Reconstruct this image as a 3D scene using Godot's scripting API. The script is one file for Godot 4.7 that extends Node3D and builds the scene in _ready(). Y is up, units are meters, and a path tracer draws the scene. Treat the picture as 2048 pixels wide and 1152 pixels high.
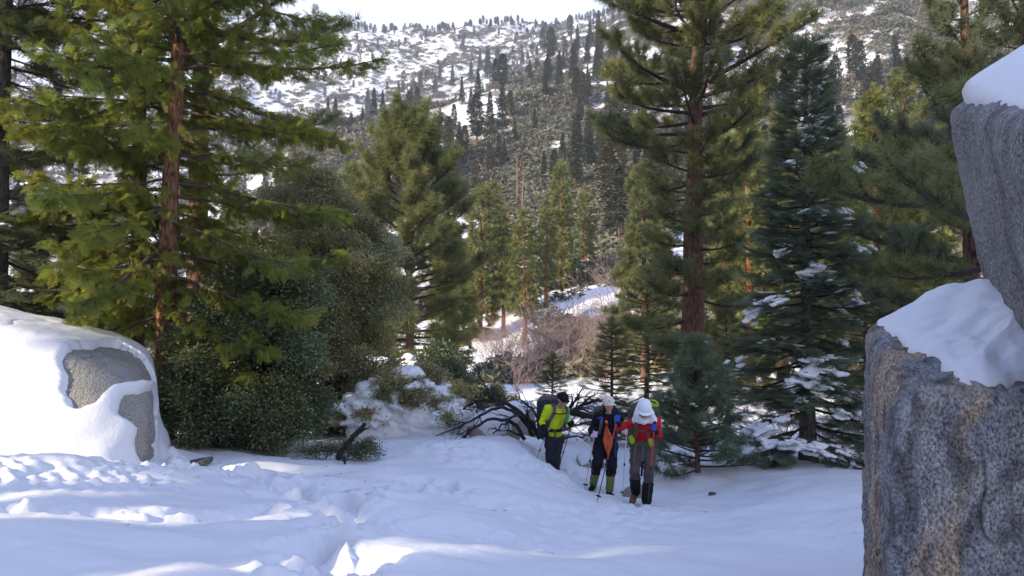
extends Node3D
# A snowy mountain trail: three hikers come up between granite boulders, conifers and a chaparral slope behind.

const F := 1582.5            # focal length of the photograph in its own pixels (fov 40)
const PITCH := 0.04677
const EYE := Vector3(0, 1.6, 0)

var rng := RandomNumberGenerator.new()
var M := {}                  # materials
var names := {}
var noise_a := FastNoiseLite.new()
var noise_b := FastNoiseLite.new()
var noise_c := FastNoiseLite.new()


func _ready() -> void:
	# --- camera, sky, sun, exposure
	var cam := Camera3D.new()
	cam.name = "camera"
	cam.fov = 40.0
	cam.near = 0.05
	cam.far = 4000.0
	cam.position = EYE
	cam.rotation = Vector3(PITCH, 0, 0)
	add_child(cam)
	cam.current = true
	var env := Environment.new()
	env.background_mode = Environment.BG_SKY
	var sm := ProceduralSkyMaterial.new()
	sm.sky_top_color = Color(0.30, 0.54, 0.94)
	sm.sky_horizon_color = Color(0.97, 0.98, 1.0)
	sm.sky_curve = 1.0
	sm.sky_energy_multiplier = 1.0
	sm.ground_bottom_color = Color(0.62, 0.66, 0.74)
	sm.ground_horizon_color = Color(0.9, 0.92, 0.96)
	var sky := Sky.new()
	sky.sky_material = sm
	env.sky = sky
	env.tonemap_mode = Environment.TONE_MAPPER_LINEAR
	env.tonemap_exposure = 1.8
	env.sdfgi_enabled = true
	env.ssao_enabled = true
	env.ssil_enabled = true
	env.fog_enabled = true
	env.fog_density = 0.00045
	env.fog_light_color = Color(0.86, 0.90, 0.98)
	var we := WorldEnvironment.new()
	we.name = "world"
	we.environment = env
	add_child(we)
	var sun := DirectionalLight3D.new()
	sun.name = "sun"
	sun.light_energy = 1.6
	sun.light_color = Color(1.0, 0.93, 0.80)
	sun.light_angular_distance = 0.5
	sun.shadow_enabled = true
	add_child(sun)
	sun.look_at_from_position(Vector3.ZERO, SUN_DIR, Vector3.UP)

	noise_a.seed = 11
	noise_a.frequency = 1.0
	noise_a.fractal_octaves = 4
	noise_b.seed = 23
	noise_b.frequency = 1.0
	noise_b.fractal_octaves = 2
	noise_c.seed = 37
	noise_c.frequency = 1.0
	noise_c.fractal_octaves = 1
	var t0 := Time.get_ticks_msec()
	make_materials()
	prepare_heights()
	make_ground()
	t0 = tick("ground", t0)
	make_boulders()
	t0 = tick("boulders", t0)
	make_foliage()
	make_trees()
	t0 = tick("trees", t0)
	make_shrubs()
	t0 = tick("shrubs", t0)
	make_slopes()
	t0 = tick("slopes", t0)
	make_shade()
	make_debris()
	t0 = tick("shade and debris", t0)
	make_hikers()
	t0 = tick("hikers", t0)


const SUN_DIR := Vector3(0.78, -0.42, -0.47)


func tick(what: String, t0: int) -> int:
	var t := Time.get_ticks_msec()
	print(what, " ", t - t0, " ms")
	return t


# --- helpers: a mesh collector, naming, tagging

class MB:
	var v := PackedVector3Array()
	var n := PackedVector3Array()
	var c := PackedColorArray()
	var i := PackedInt32Array()

	func tri(a: Vector3, b: Vector3, d: Vector3, col := Color.WHITE) -> void:
		var nn := (d - a).cross(b - a).normalized()
		var k := v.size()
		v.append(a); v.append(b); v.append(d)
		n.append(nn); n.append(nn); n.append(nn)
		c.append(col); c.append(col); c.append(col)
		i.append(k); i.append(k + 1); i.append(k + 2)

	func quad(a: Vector3, b: Vector3, d: Vector3, e: Vector3, col := Color.WHITE) -> void:
		var nn := (d - a).cross(b - a).normalized()
		var k := v.size()
		v.append(a); v.append(b); v.append(d); v.append(e)
		for q in 4:
			n.append(nn)
			c.append(col)
		i.append_array(PackedInt32Array([k, k + 1, k + 2, k, k + 2, k + 3]))

	# a tube through pts; radii per point; squash flattens it along the vector flat
	func tube(pts: PackedVector3Array, rad: PackedFloat32Array, sides: int, col := Color.WHITE, cap := true) -> void:
		var m := pts.size()
		if m < 2:
			return
		var k0 := v.size()
		var u := Vector3.ZERO
		for k in m:
			var t := (pts[mini(k + 1, m - 1)] - pts[maxi(k - 1, 0)]).normalized()
			if k == 0:
				u = t.cross(Vector3(0.31, 0.17, 0.93) if absf(t.y) > 0.8 else Vector3.UP).normalized()
			else:
				u = (u - t * t.dot(u)).normalized()
			var w := t.cross(u)
			for s in sides:
				var a := TAU * s / sides
				var d := u * cos(a) + w * sin(a)
				v.append(pts[k] + d * rad[k])
				n.append(d)
				c.append(col)
		for k in m - 1:
			for s in sides:
				var a := k0 + k * sides + s
				var b := k0 + k * sides + (s + 1) % sides
				var d := a + sides
				var e := b + sides
				i.append(a); i.append(d); i.append(b)
				i.append(b); i.append(d); i.append(e)
		if cap:
			for end in 2:
				var kk := 0 if end == 0 else m - 1
				if rad[kk] < 0.004:
					continue
				var t := (pts[1] - pts[0]).normalized() * -1.0 if end == 0 else (pts[m - 1] - pts[m - 2]).normalized()
				var ci := v.size()
				v.append(pts[kk]); n.append(t); c.append(col)
				var base := k0 + kk * sides
				for s in sides:
					v.append(v[base + s]); n.append(t); c.append(col)
				for s in sides:
					var s2 := (s + 1) % sides
					if end == 0:
						i.append(ci); i.append(ci + 1 + s); i.append(ci + 1 + s2)
					else:
						i.append(ci); i.append(ci + 1 + s2); i.append(ci + 1 + s)

	# a flat band of width w and thickness th through pts, its flat side turned to the normals
	func band(pts: PackedVector3Array, nor: PackedVector3Array, w: float, th: float, col := Color.WHITE) -> void:
		var m := pts.size()
		for k in m - 1:
			var p := []
			for e in 2:
				var q := k + e
				var t := (pts[mini(q + 1, m - 1)] - pts[maxi(q - 1, 0)]).normalized()
				var side := t.cross(nor[q]).normalized() * w * 0.5
				var up := nor[q].normalized() * th * 0.5
				p.append([pts[q] - side - up, pts[q] + side - up, pts[q] + side + up, pts[q] - side + up])
			for s in 4:
				var s2 := (s + 1) % 4
				var a: Vector3 = p[0][s]
				var b: Vector3 = p[0][s2]
				var d: Vector3 = p[1][s2]
				var e2: Vector3 = p[1][s]
				outquad(a, b, d, e2, (a + b + d + e2) * 0.25 - (pts[k] + pts[k + 1]) * 0.5, col)
			if k == 0:
				outquad(p[0][0], p[0][1], p[0][2], p[0][3], pts[0] - pts[1], col)
			if k == m - 2:
				outquad(p[1][0], p[1][1], p[1][2], p[1][3], pts[m - 1] - pts[m - 2], col)

	func outquad(a: Vector3, b: Vector3, d: Vector3, e: Vector3, out: Vector3, col := Color.WHITE) -> void:
		if (d - a).cross(b - a).dot(out) > 0.0:
			quad(a, b, d, e, col)
		else:
			quad(e, d, b, a, col)

	func blob(at: Vector3, r: Vector3, lon: int, lat: int, rough: float, nz: FastNoiseLite, col := Color.WHITE, basis := Basis.IDENTITY) -> void:
		var k0 := v.size()
		for a in lat + 1:
			var ph := PI * a / lat
			for b in lon:
				var th := TAU * b / lon
				var d := Vector3(sin(ph) * cos(th), cos(ph), sin(ph) * sin(th))
				var q := d * (1.0 + rough * nz.get_noise_3dv(d * 1.3 + at * 7.0))
				v.append(at + basis * (q * r))
				n.append((basis * (d / r)).normalized())
				c.append(col)
		for a in lat:
			for b in lon:
				var p := k0 + a * lon + b
				var q := k0 + a * lon + (b + 1) % lon
				if basis.determinant() < 0.0:
					i.append(p); i.append(q); i.append(p + lon)
					i.append(q); i.append(q + lon); i.append(p + lon)
				else:
					i.append(p); i.append(p + lon); i.append(q)
					i.append(q); i.append(p + lon); i.append(q + lon)

	func sheet(rows: int, cols: int, k0: int, flip := false) -> void:
		for r in rows - 1:
			for q in cols - 1:
				var a := k0 + r * cols + q
				if flip:
					i.append(a); i.append(a + 1); i.append(a + cols)
					i.append(a + 1); i.append(a + cols + 1); i.append(a + cols)
				else:
					i.append(a); i.append(a + cols); i.append(a + 1)
					i.append(a + 1); i.append(a + cols); i.append(a + cols + 1)

	func smooth_normals(from_v := 0) -> void:
		var acc := PackedVector3Array()
		acc.resize(v.size())
		for t in range(0, i.size(), 3):
			var a := i[t]
			if a < from_v:
				continue
			var b := i[t + 1]
			var d := i[t + 2]
			var nn := (v[d] - v[a]).cross(v[b] - v[a])
			acc[a] += nn
			acc[b] += nn
			acc[d] += nn
		for k in range(from_v, v.size()):
			n[k] = acc[k].normalized()

	func mesh(mat: Material, colored := false) -> ArrayMesh:
		var m := ArrayMesh.new()
		if v.is_empty():
			return m
		var arr := []
		arr.resize(Mesh.ARRAY_MAX)
		arr[Mesh.ARRAY_VERTEX] = v
		arr[Mesh.ARRAY_NORMAL] = n
		if colored:
			arr[Mesh.ARRAY_COLOR] = c
		arr[Mesh.ARRAY_INDEX] = i
		m.add_surface_from_arrays(Mesh.PRIMITIVE_TRIANGLES, arr)
		m.surface_set_material(0, mat)
		return m


func numbered(called: String) -> String:
	var k: int = names.get(called, 0)
	names[called] = k + 1
	return called if k == 0 else "%s_%03d" % [called, k]


func tag(o: Node, label: String, category: String, group := "", kind := "") -> Node:
	if label: o.set_meta("label", label)
	if category: o.set_meta("category", category)
	if group: o.set_meta("group", group)
	if kind: o.set_meta("kind", kind)
	return o


func thing(called: String, label: String, category: String, pos := Vector3.ZERO, group := "", turn := 0.0) -> Node3D:
	var o := Node3D.new()
	o.name = numbered(called)
	add_child(o)
	o.position = pos
	o.rotation.y = turn
	tag(o, label, category, group)
	return o


func part(called: String, m: Mesh, parent: Node, kind := "") -> MeshInstance3D:
	var o := MeshInstance3D.new()
	o.name = numbered(called) if parent == self else called
	o.mesh = m
	parent.add_child(o, true)
	if kind: o.set_meta("kind", kind)
	return o


# world point seen at photograph pixel (px, py) at forward distance d
func at(px: float, py: float, d: float) -> Vector3:
	var y := (576.0 - py) / F
	var c := cos(PITCH)
	var s := sin(PITCH)
	var dir := Vector3((px - 1024.0) / F, y * c + s, y * s - c)
	return EYE + dir * (d / -dir.z)




func mat(col: Color, rough := 0.8, vertex := false) -> StandardMaterial3D:
	var m := StandardMaterial3D.new()
	m.albedo_color = col.linear_to_srgb()
	m.roughness = rough
	m.metallic_specular = 0.4
	m.vertex_color_use_as_albedo = vertex
	m.cull_mode = BaseMaterial3D.CULL_DISABLED
	return m


func noise_tex(sd: int, freq: float, oct: int, size: int, ramp: Array, normal := 0.0) -> NoiseTexture2D:
	var t := NoiseTexture2D.new()
	var f := FastNoiseLite.new()
	f.seed = sd
	f.frequency = freq
	f.fractal_octaves = oct
	t.noise = f
	t.width = size
	t.height = size
	t.seamless = true
	if normal > 0.0:
		t.as_normal_map = true
		t.bump_strength = normal
	if ramp:
		var g := Gradient.new()
		g.offsets = PackedFloat32Array(ramp[0])
		g.colors = PackedColorArray(ramp[1])
		t.color_ramp = g
	return t


func make_materials() -> void:
	var snow := mat(Color(0.60, 0.61, 0.635), 0.55)
	snow.normal_enabled = true
	snow.normal_texture = noise_tex(5, 0.03, 5, 512, [], 3.0)
	snow.normal_scale = 0.6
	snow.uv1_triplanar = true
	snow.uv1_world_triplanar = true
	snow.uv1_scale = Vector3.ONE * 0.9
	M.snow = snow
	var slope := mat(Color.WHITE, 0.8, true)
	slope.normal_enabled = true
	slope.normal_texture = noise_tex(6, 0.02, 5, 512, [], 6.0)
	slope.normal_scale = 0.8
	slope.uv1_triplanar = true
	slope.uv1_world_triplanar = true
	slope.uv1_scale = Vector3.ONE * 0.06
	M.slope = slope
	M.snow_plain = mat(Color(0.66, 0.67, 0.69), 0.6)
	# granite: crystals of grey, black and white, with a rough relief
	var g := func(sd: int, tint: Color, relief: float) -> StandardMaterial3D:
		var m := mat(tint, 0.85, true)
		var tx := noise_tex(sd, 0.035, 7, 1024, [[0.0, 0.28, 0.36, 0.44, 0.54, 0.64, 0.76], [Color(0.22, 0.22, 0.23), Color(0.38, 0.38, 0.39), Color(0.58, 0.58, 0.58), Color(0.72, 0.72, 0.72), Color(0.80, 0.80, 0.79), Color(0.90, 0.89, 0.88), Color(1, 1, 1)]])
		tx.noise.fractal_gain = 0.72
		m.albedo_texture = tx
		m.heightmap_enabled = true
		var ht := noise_tex(sd + 1, 0.010, 8, 1024, [])
		ht.noise.fractal_gain = 0.62
		m.heightmap_texture = ht
		m.heightmap_scale = relief
		m.uv1_triplanar = true
		m.uv1_world_triplanar = true
		m.uv1_scale = Vector3(1.3, 0.95, 1.3)
		return m
	M.granite = g.call(41, Color(0.84, 0.84, 0.86), 2.5)
	M.granite_far = g.call(45, Color(0.84, 0.84, 0.83), 3.0)
	var bark := func(sd: int, dark: Color, light: Color) -> StandardMaterial3D:
		var m := mat(Color.WHITE, 0.95)
		m.albedo_texture = noise_tex(sd, 0.02, 5, 512, [[0.25, 0.5, 0.75], [dark.linear_to_srgb(), dark.lerp(light, 0.6).linear_to_srgb(), light.linear_to_srgb()]])
		m.heightmap_enabled = true
		m.heightmap_texture = noise_tex(sd + 1, 0.03, 4, 512, [])
		m.heightmap_scale = 3.0
		m.uv1_triplanar = true
		m.uv1_world_triplanar = true
		m.uv1_scale = Vector3(1.6, 0.35, 1.6)
		return m
	M.bark_cedar = bark.call(61, Color(0.07, 0.03, 0.018), Color(0.30, 0.16, 0.09))
	M.bark_pine = bark.call(63, Color(0.04, 0.024, 0.018), Color(0.20, 0.10, 0.065))
	M.bark_red = bark.call(65, Color(0.10, 0.035, 0.015), Color(0.33, 0.13, 0.055))
	M.bark_grey = bark.call(67, Color(0.035, 0.03, 0.027), Color(0.13, 0.115, 0.1))
	M.bark_snag = bark.call(69, Color(0.10, 0.055, 0.035), Color(0.33, 0.21, 0.15))
	M.charred = bark.call(71, Color(0.008, 0.007, 0.007), Color(0.04, 0.034, 0.032))
	M.twig = mat(Color(0.045, 0.034, 0.028), 0.9)
	M.twig_brown = mat(Color(0.085, 0.062, 0.046), 0.9)
	M.twig_grey = mat(Color(0.24, 0.21, 0.19), 0.9)
	M.twig_pink = mat(Color(0.36, 0.25, 0.235), 0.9, false)
	var leaf := func(col: Color, rough: float, back: float, spec := 0.4) -> StandardMaterial3D:
		var m := mat(col, rough, true)
		m.metallic_specular = spec
		m.backlight_enabled = back > 0.0
		m.backlight = Color(back, back, back)
		return m
	M.needle_pine = leaf.call(Color(0.205, 0.220, 0.085), 0.55, 1.0)
	M.needle_dark = leaf.call(Color(0.160, 0.182, 0.095), 0.55, 0.9)
	M.needle_blue = leaf.call(Color(0.165, 0.210, 0.125), 0.55, 0.9)
	M.cedar = leaf.call(Color(0.250, 0.275, 0.055), 0.5, 1.1)
	M.cedar_far = leaf.call(Color(0.205, 0.220, 0.070), 0.6, 1.0)
	M.oak = leaf.call(Color(0.115, 0.145, 0.055), 0.34, 0.7, 0.6)
	M.oak_pale = leaf.call(Color(0.290, 0.285, 0.135), 0.40, 0.8, 0.55)
	M.brush = leaf.call(Color.WHITE, 0.85, 0.15)
	M.far_tree = leaf.call(Color.WHITE, 0.85, 0.15)


# --- the lie of the land: for each forward distance, the photograph row at which the ground stands, column by column

const COLS := [-1600.0, -800.0, -400.0, 0.0, 200.0, 400.0, 600.0, 800.0, 1000.0, 1200.0, 1400.0, 1600.0, 1800.0, 2100.0, 2500.0, 3300.0]
const DEPTHS := [3.0, 5.0, 7.0, 9.0, 12.0, 13.5, 15.0, 18.0, 22.0, 30.0, 40.0, 50.0, 60.0, 75.0, 100.0, 140.0, 200.0, 230.0, 280.0, 400.0, 520.0, 680.0, 900.0]
var rows_px := [
	[1480, 1480, 1480, 1480, 1480, 1485, 1485, 1485, 1490, 1500, 1510, 1515, 1520, 1500, 1490, 1480],
	[1140, 1130, 1125, 1130, 1140, 1145, 1155, 1160, 1165, 1175, 1185, 1190, 1190, 1180, 1160, 1150],
	[980, 975, 970, 1000, 1020, 1035, 1052, 1060, 1075, 1105, 1115, 1110, 1105, 1090, 1070, 1060],
	[880, 880, 900, 940, 955, 972, 985, 992, 1015, 1060, 1062, 1048, 1040, 1030, 1020, 1010],
	[800, 800, 830, 875, 890, 912, 930, 930, 945, 1005, 1012, 985, 975, 970, 960, 960],
	[780, 780, 800, 845, 865, 890, 908, 902, 916, 980, 985, 958, 950, 945, 945, 945],
	[770, 770, 785, 830, 850, 872, 890, 882, 884, 945, 940, 932, 935, 930, 930, 930],
	[760, 760, 770, 815, 835, 855, 870, 860, 866, 905, 905, 915, 920, 915, 910, 910],
	[755, 755, 765, 810, 830, 845, 855, 852, 858, 880, 890, 900, 900, 890, 880, 880],
	[750, 750, 760, 800, 820, 830, 835, 832, 838, 850, 850, 850, 840, 820, 810, 810],
	[745, 745, 750, 775, 785, 795, 800, 800, 800, 790, 780, 780, 770, 750, 740, 740],
	[742, 742, 745, 755, 760, 770, 770, 755, 750, 725, 710, 700, 690, 670, 660, 660],
	[740, 740, 740, 742, 745, 745, 740, 705, 690, 650, 640, 630, 620, 600, 590, 590],
	[735, 735, 735, 735, 725, 712, 690, 635, 605, 565, 550, 545, 540, 520, 510, 510],
	[720, 720, 715, 700, 682, 655, 605, 530, 490, 455, 440, 430, 415, 390, 380, 380],
	[690, 690, 680, 640, 610, 560, 485, 405, 365, 340, 320, 300, 280, 250, 240, 240],
	[600, 600, 580, 540, 505, 435, 335, 265, 220, 190, 170, 150, 110, 80, 70, 70],
	[560, 560, 540, 500, 460, 395, 295, 238, 195, 150, 120, 95, 50, 15, 0, 0],
	[500, 500, 480, 440, 400, 355, 302, 245, 200, 110, 60, 40, -20, -60, -80, -80],
	[360, 360, 340, 310, 300, 292, 330, 262, 190, 90, 0, -60, -120, -170, -200, -200],
	[260, 260, 240, 220, 210, 200, 205, 172, 122, 66, -30, -90, -160, -220, -250, -250],
	[170, 170, 160, 138, 126, 90, 64, 62, 50, 42, -50, -110, -190, -250, -280, -280],
	[190, 190, 180, 155, 145, 110, 84, 80, 64, 55, -20, -80, -160, -220, -250, -250]]
var heights := []            # [row][column], metres
var logd := PackedFloat32Array()


func prepare_heights() -> void:
	for r in DEPTHS.size():
		var row := PackedFloat32Array()
		for c in COLS.size():
			row.append(at(COLS[c], rows_px[r][c], DEPTHS[r]).y)
		heights.append(row)
		logd.append(log(DEPTHS[r]))


func catmull(a: float, b: float, c: float, d: float, t: float) -> float:
	return b + 0.5 * t * (c - a + t * (2.0 * a - 5.0 * b + 4.0 * c - d + t * (3.0 * (b - c) + d - a)))


func base_height(x: float, z: float) -> float:
	var d := maxf(-z, 3.0)
	var px := clampf(1024.0 + F * x / d, -1599.0, 3299.0)
	var col := 0
	while col < COLS.size() - 2 and px > COLS[col + 1]:
		col += 1
	var s: float = (px - COLS[col]) / (COLS[col + 1] - COLS[col])
	var u := log(minf(d, 899.0))
	var r := 0
	while r < logd.size() - 2 and u > logd[r + 1]:
		r += 1
	var t := (u - logd[r]) / (logd[r + 1] - logd[r])
	var q := [0.0, 0.0, 0.0, 0.0]
	for k in 4:
		var cc := clampi(col - 1 + k, 0, COLS.size() - 1)
		var h1: float = heights[r][cc]
		var h2: float = heights[r + 1][cc]
		var du := logd[r + 1] - logd[r]
		var m1 := (h2 - h1)
		var m2 := m1
		if r > 0:
			m1 = (h2 - heights[r - 1][cc]) / (logd[r + 1] - logd[r - 1]) * du
		if r < logd.size() - 2:
			m2 = (heights[r + 2][cc] - h1) / (logd[r + 2] - logd[r]) * du
		var t2 := t * t
		var t3 := t2 * t
		q[k] = (2 * t3 - 3 * t2 + 1) * h1 + (t3 - 2 * t2 + t) * m1 + (-2 * t3 + 3 * t2) * h2 + (t3 - t2) * m2
	return catmull(q[0], q[1], q[2], q[3], s)


# roughness of the slopes, growing with the distance
func ground(x: float, z: float) -> float:
	var h := base_height(x, z)
	var d := -z
	if d > 18.0:
		var k := clampf((d - 18.0) / 40.0, 0.0, 1.0)
		h += k * (noise_a.get_noise_2d(x * 0.022, z * 0.022) * minf(d * 0.022, 8.0) + noise_a.get_noise_2d(x * 0.11 + 50.0, z * 0.11) * minf(d * 0.008, 1.6))
	return h


# where the line of sight through a pixel meets the ground
func ground_at(px: float, py: float, from := 4.0) -> Vector3:
	var d := from
	var last := 0.0
	while d < 900.0:
		var p := at(px, py, d)
		var g := ground(p.x, p.z)
		var gap := p.y - g
		if gap < 0.0:
			var k := last / (last - gap) if d > from else 0.0
			var dd := lerpf(d / 1.02, d, k)
			p = at(px, py, dd)
			return Vector3(p.x, ground(p.x, p.z), p.z)
		last = gap
		d *= 1.02
	var e := at(px, py, 680.0)
	return Vector3(e.x, ground(e.x, e.z), e.z)


func on_ground(px: float, d: float) -> Vector3:
	var p := at(px, 650.0, d)
	return Vector3(p.x, near_height(p.x, p.z), p.z)


const NX0 := -12.5
const NZ0 := -3.0
const NSTEP := 0.045
const NCOLS := 490
const NROWS := 410
var near := PackedFloat32Array()


func near_height(x: float, z: float) -> float:
	var c := (x - NX0) / NSTEP
	var r := (NZ0 - z) / NSTEP
	if c < 0 or r < 0 or c >= NCOLS - 1 or r >= NROWS - 1 or near.is_empty():
		return ground(x, z)
	return near[int(r) * NCOLS + int(c)]


# presses (h < 0) or heaps (h > 0) snow: crisp stamps have a rim, soft ones do not
func stamp(x: float, z: float, rad: float, h: float, crisp: float) -> void:
	var c0 := int((x - rad * 1.5 - NX0) / NSTEP)
	var c1 := int((x + rad * 1.5 - NX0) / NSTEP)
	var r0 := int((NZ0 - z - rad * 1.5) / NSTEP)
	var r1 := int((NZ0 - z + rad * 1.5) / NSTEP)
	if c0 < 0 or r0 < 0 or c1 >= NCOLS or r1 >= NROWS:
		return
	for r in range(r0, r1 + 1):
		var dz := NZ0 - r * NSTEP - z
		for c in range(c0, c1 + 1):
			var dx := NX0 + c * NSTEP - x
			var q := sqrt(dx * dx + dz * dz) / rad * (1.0 + 0.35 * noise_c.get_noise_2d(dx * 5.0 + x * 9.0, dz * 5.0 + z * 9.0))
			if q < 1.5:
				var soft := exp(-q * q * 2.2)
				var hard := pow(maxf(0.0, 1.0 - q * q), 0.6)
				near[r * NCOLS + c] += h * lerpf(soft, hard, crisp)


func trail(way: Array, width: float, count: float, deep: float, sd: int) -> void:
	rng.seed = sd
	for k in way.size() - 1:
		var a := ground_at(way[k].x, way[k].y)
		var b := ground_at(way[k + 1].x, way[k + 1].y)
		var l := a.distance_to(b)
		var side := Vector3(-(b.z - a.z), 0, b.x - a.x).normalized()
		# boot prints, left and right in turn
		var along := (b - a).normalized()
		for walk in maxi(1, int(width / 0.12)):
			var sway := rng.randfn(0.0, width * 0.7)
			for j in int(l / 0.34):
				var p := a.lerp(b, (j + 0.5 + rng.randf_range(-0.15, 0.15)) * 0.34 / l) + side * (sway + (0.11 if j % 2 else -0.11))
				for s in [-0.09, 0.0, 0.09]:
					stamp(p.x + along.x * s, p.z + along.z * s, 0.075, -deep * 0.55, 0.85)
				stamp(p.x, p.z, 0.24, deep * 0.22, 0.1)
		for j in int(l * count):
			var p := a.lerp(b, rng.randf()) + side * rng.randfn(0.0, width)
			var kind := rng.randf()
			if kind < 0.45:
				stamp(p.x, p.z, rng.randf_range(0.10, 0.22), -deep * rng.randf_range(0.5, 1.2), 0.5)
			elif kind < 0.8:
				stamp(p.x, p.z, rng.randf_range(0.05, 0.14), deep * rng.randf_range(0.3, 0.8), 0.75)
			else:
				stamp(p.x, p.z, rng.randf_range(0.2, 0.4), deep * rng.randf_range(-0.4, 0.5), 0.1)


func make_ground() -> void:
	# the near snow, trodden along the trail
	near.resize(NCOLS * NROWS)
	var tmp := PackedFloat32Array()
	tmp.resize(NCOLS * NROWS)
	for r in NROWS:
		var z := NZ0 - r * NSTEP
		for c in NCOLS:
			var x := NX0 + c * NSTEP
			var edge := minf(minf(c, NCOLS - 1 - c), minf(r + 60, NROWS - 1 - r)) * NSTEP
			var h := 0.0
			if (r % 4 == 0 or r == NROWS - 1) and (c % 4 == 0 or c == NCOLS - 1):
				h = base_height(x, z)
			tmp[r * NCOLS + c] = h
			near[r * NCOLS + c] = 0.02 - 0.25 * (1.0 - smoothstep(0.0, 1.6, edge)) \
				+ 0.10 * noise_b.get_noise_2d(x * 0.45, z * 0.6) + 0.018 * noise_a.get_noise_2d(x * 1.6 + 9.0, z * 2.2)
	for r in NROWS:
		var ra := r - r % 4
		var rb := mini(ra + 4, NROWS - 1)
		var fr := 0.0 if rb == ra else float(r - ra) / (rb - ra)
		for c in NCOLS:
			var ca := c - c % 4
			var cb := mini(ca + 4, NCOLS - 1)
			var fc := 0.0 if cb == ca else float(c - ca) / (cb - ca)
			near[r * NCOLS + c] += lerpf(lerpf(tmp[ra * NCOLS + ca], tmp[ra * NCOLS + cb], fc), lerpf(tmp[rb * NCOLS + ca], tmp[rb * NCOLS + cb], fc), fr)
	var V := func(x: float, y: float) -> Vector2: return Vector2(x, y)
	# drifts and hummocks
	var p := ground_at(110, 950)
	stamp(p.x, p.z, 1.1, 0.22, 0.0)
	p = ground_at(1085, 950)
	stamp(p.x, p.z, 0.42, 0.14, 0.0)
	stamp(p.x + 0.4, p.z + 0.1, 0.3, 0.10, 0.3)
	p = ground_at(1000, 905)
	stamp(p.x, p.z, 1.3, 0.10, 0.0)
	p = ground_at(1430, 905)
	stamp(p.x, p.z, 0.9, 0.22, 0.0)
	p = ground_at(1700, 1060)
	stamp(p.x, p.z, 0.5, -0.06, 0.3)
	p = ground_at(1640, 1085)
	stamp(p.x, p.z, 0.35, -0.05, 0.3)
	# trodden paths
	trail([V.call(-60, 860), V.call(120, 880), V.call(330, 918), V.call(500, 955), V.call(640, 985), V.call(780, 985), V.call(900, 965)], 0.20, 26.0, 0.12, 3)
	trail([V.call(-40, 900), V.call(150, 905), V.call(300, 925), V.call(460, 960)], 0.25, 20.0, 0.11, 13)
	trail([V.call(-60, 1032), V.call(150, 1026), V.call(300, 1036), V.call(450, 1030), V.call(600, 1012), V.call(700, 1000)], 0.10, 20.0, 0.09, 4)
	trail([V.call(730, 985), V.call(690, 1040), V.call(670, 1090), V.call(655, 1150), V.call(650, 1190)], 0.15, 40.0, 0.11, 5)
	trail([V.call(560, 1080), V.call(600, 1090), V.call(560, 1140)], 0.12, 9.0, 0.05, 15)
	trail([V.call(1290, 1015), V.call(1180, 1030), V.call(1050, 1010), V.call(900, 985), V.call(780, 985)], 0.28, 20.0, 0.06, 6)
	trail([V.call(1215, 985), V.call(1130, 960), V.call(1000, 940), V.call(900, 905)], 0.3, 14.0, 0.055, 7)
	trail([V.call(1300, 1030), V.call(1100, 1075), V.call(900, 1085), V.call(700, 1060)], 0.35, 9.0, 0.05, 8)
	trail([V.call(860, 890), V.call(930, 905), V.call(960, 925)], 0.2, 14.0, 0.04, 9)
	trail([V.call(60, 880), V.call(130, 850), V.call(230, 865), V.call(320, 900)], 0.22, 16.0, 0.07, 10)
	trail([V.call(1500, 1080), V.call(1650, 1060), V.call(1730, 1090)], 0.2, 5.0, 0.03, 12)
	# the snow meets the boots
	for q in [[1264.8, 1004.0, 12.15], [1292, 1016, 12.0], [1184, 978.6, 13.35], [1220.5, 993, 13.2], [1106, 966, 14.5], [1296, 1012, 11.85]]:
		p = at(q[0], q[1], q[2])
		stamp(p.x, p.z, 0.45, p.y - near_height(p.x, p.z), 0.0)
	var mb := MB.new()
	mb.v.resize(NCOLS * NROWS)
	mb.n.resize(NCOLS * NROWS)
	for r in NROWS:
		for c in NCOLS:
			var k := r * NCOLS + c
			mb.v[k] = Vector3(NX0 + c * NSTEP, near[k], NZ0 - r * NSTEP)
			var hx := near[k + (1 if c < NCOLS - 1 else 0)] - near[k - (1 if c > 0 else 0)]
			var hz := near[k - (NCOLS if r > 0 else 0)] - near[k + (NCOLS if r < NROWS - 1 else 0)]
			mb.n[k] = Vector3(-hx, 2.0 * NSTEP, -hz).normalized()
	mb.sheet(NROWS, NCOLS, 0)
	tag(part("snow_ground", mb.mesh(M.snow), self), "", "", "", "structure")
	# the land beyond: valley, chaparral slope and ridge, one sheet to the horizon
	var far := MB.new()
	var ts := PackedFloat32Array()
	for k in 331:
		var s := (k - 165) / 165.0
		ts.append(s * 0.75 if absf(s) < 0.9 else signf(s) * (0.675 + pow((absf(s) - 0.9) * 10.0, 2.0) * 3.4))
	var dz := PackedFloat32Array()
	var d := 3.0
	while d < 1500.0:
		dz.append(d)
		d *= 1.017 if d > 20.0 else 1.06
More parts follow.
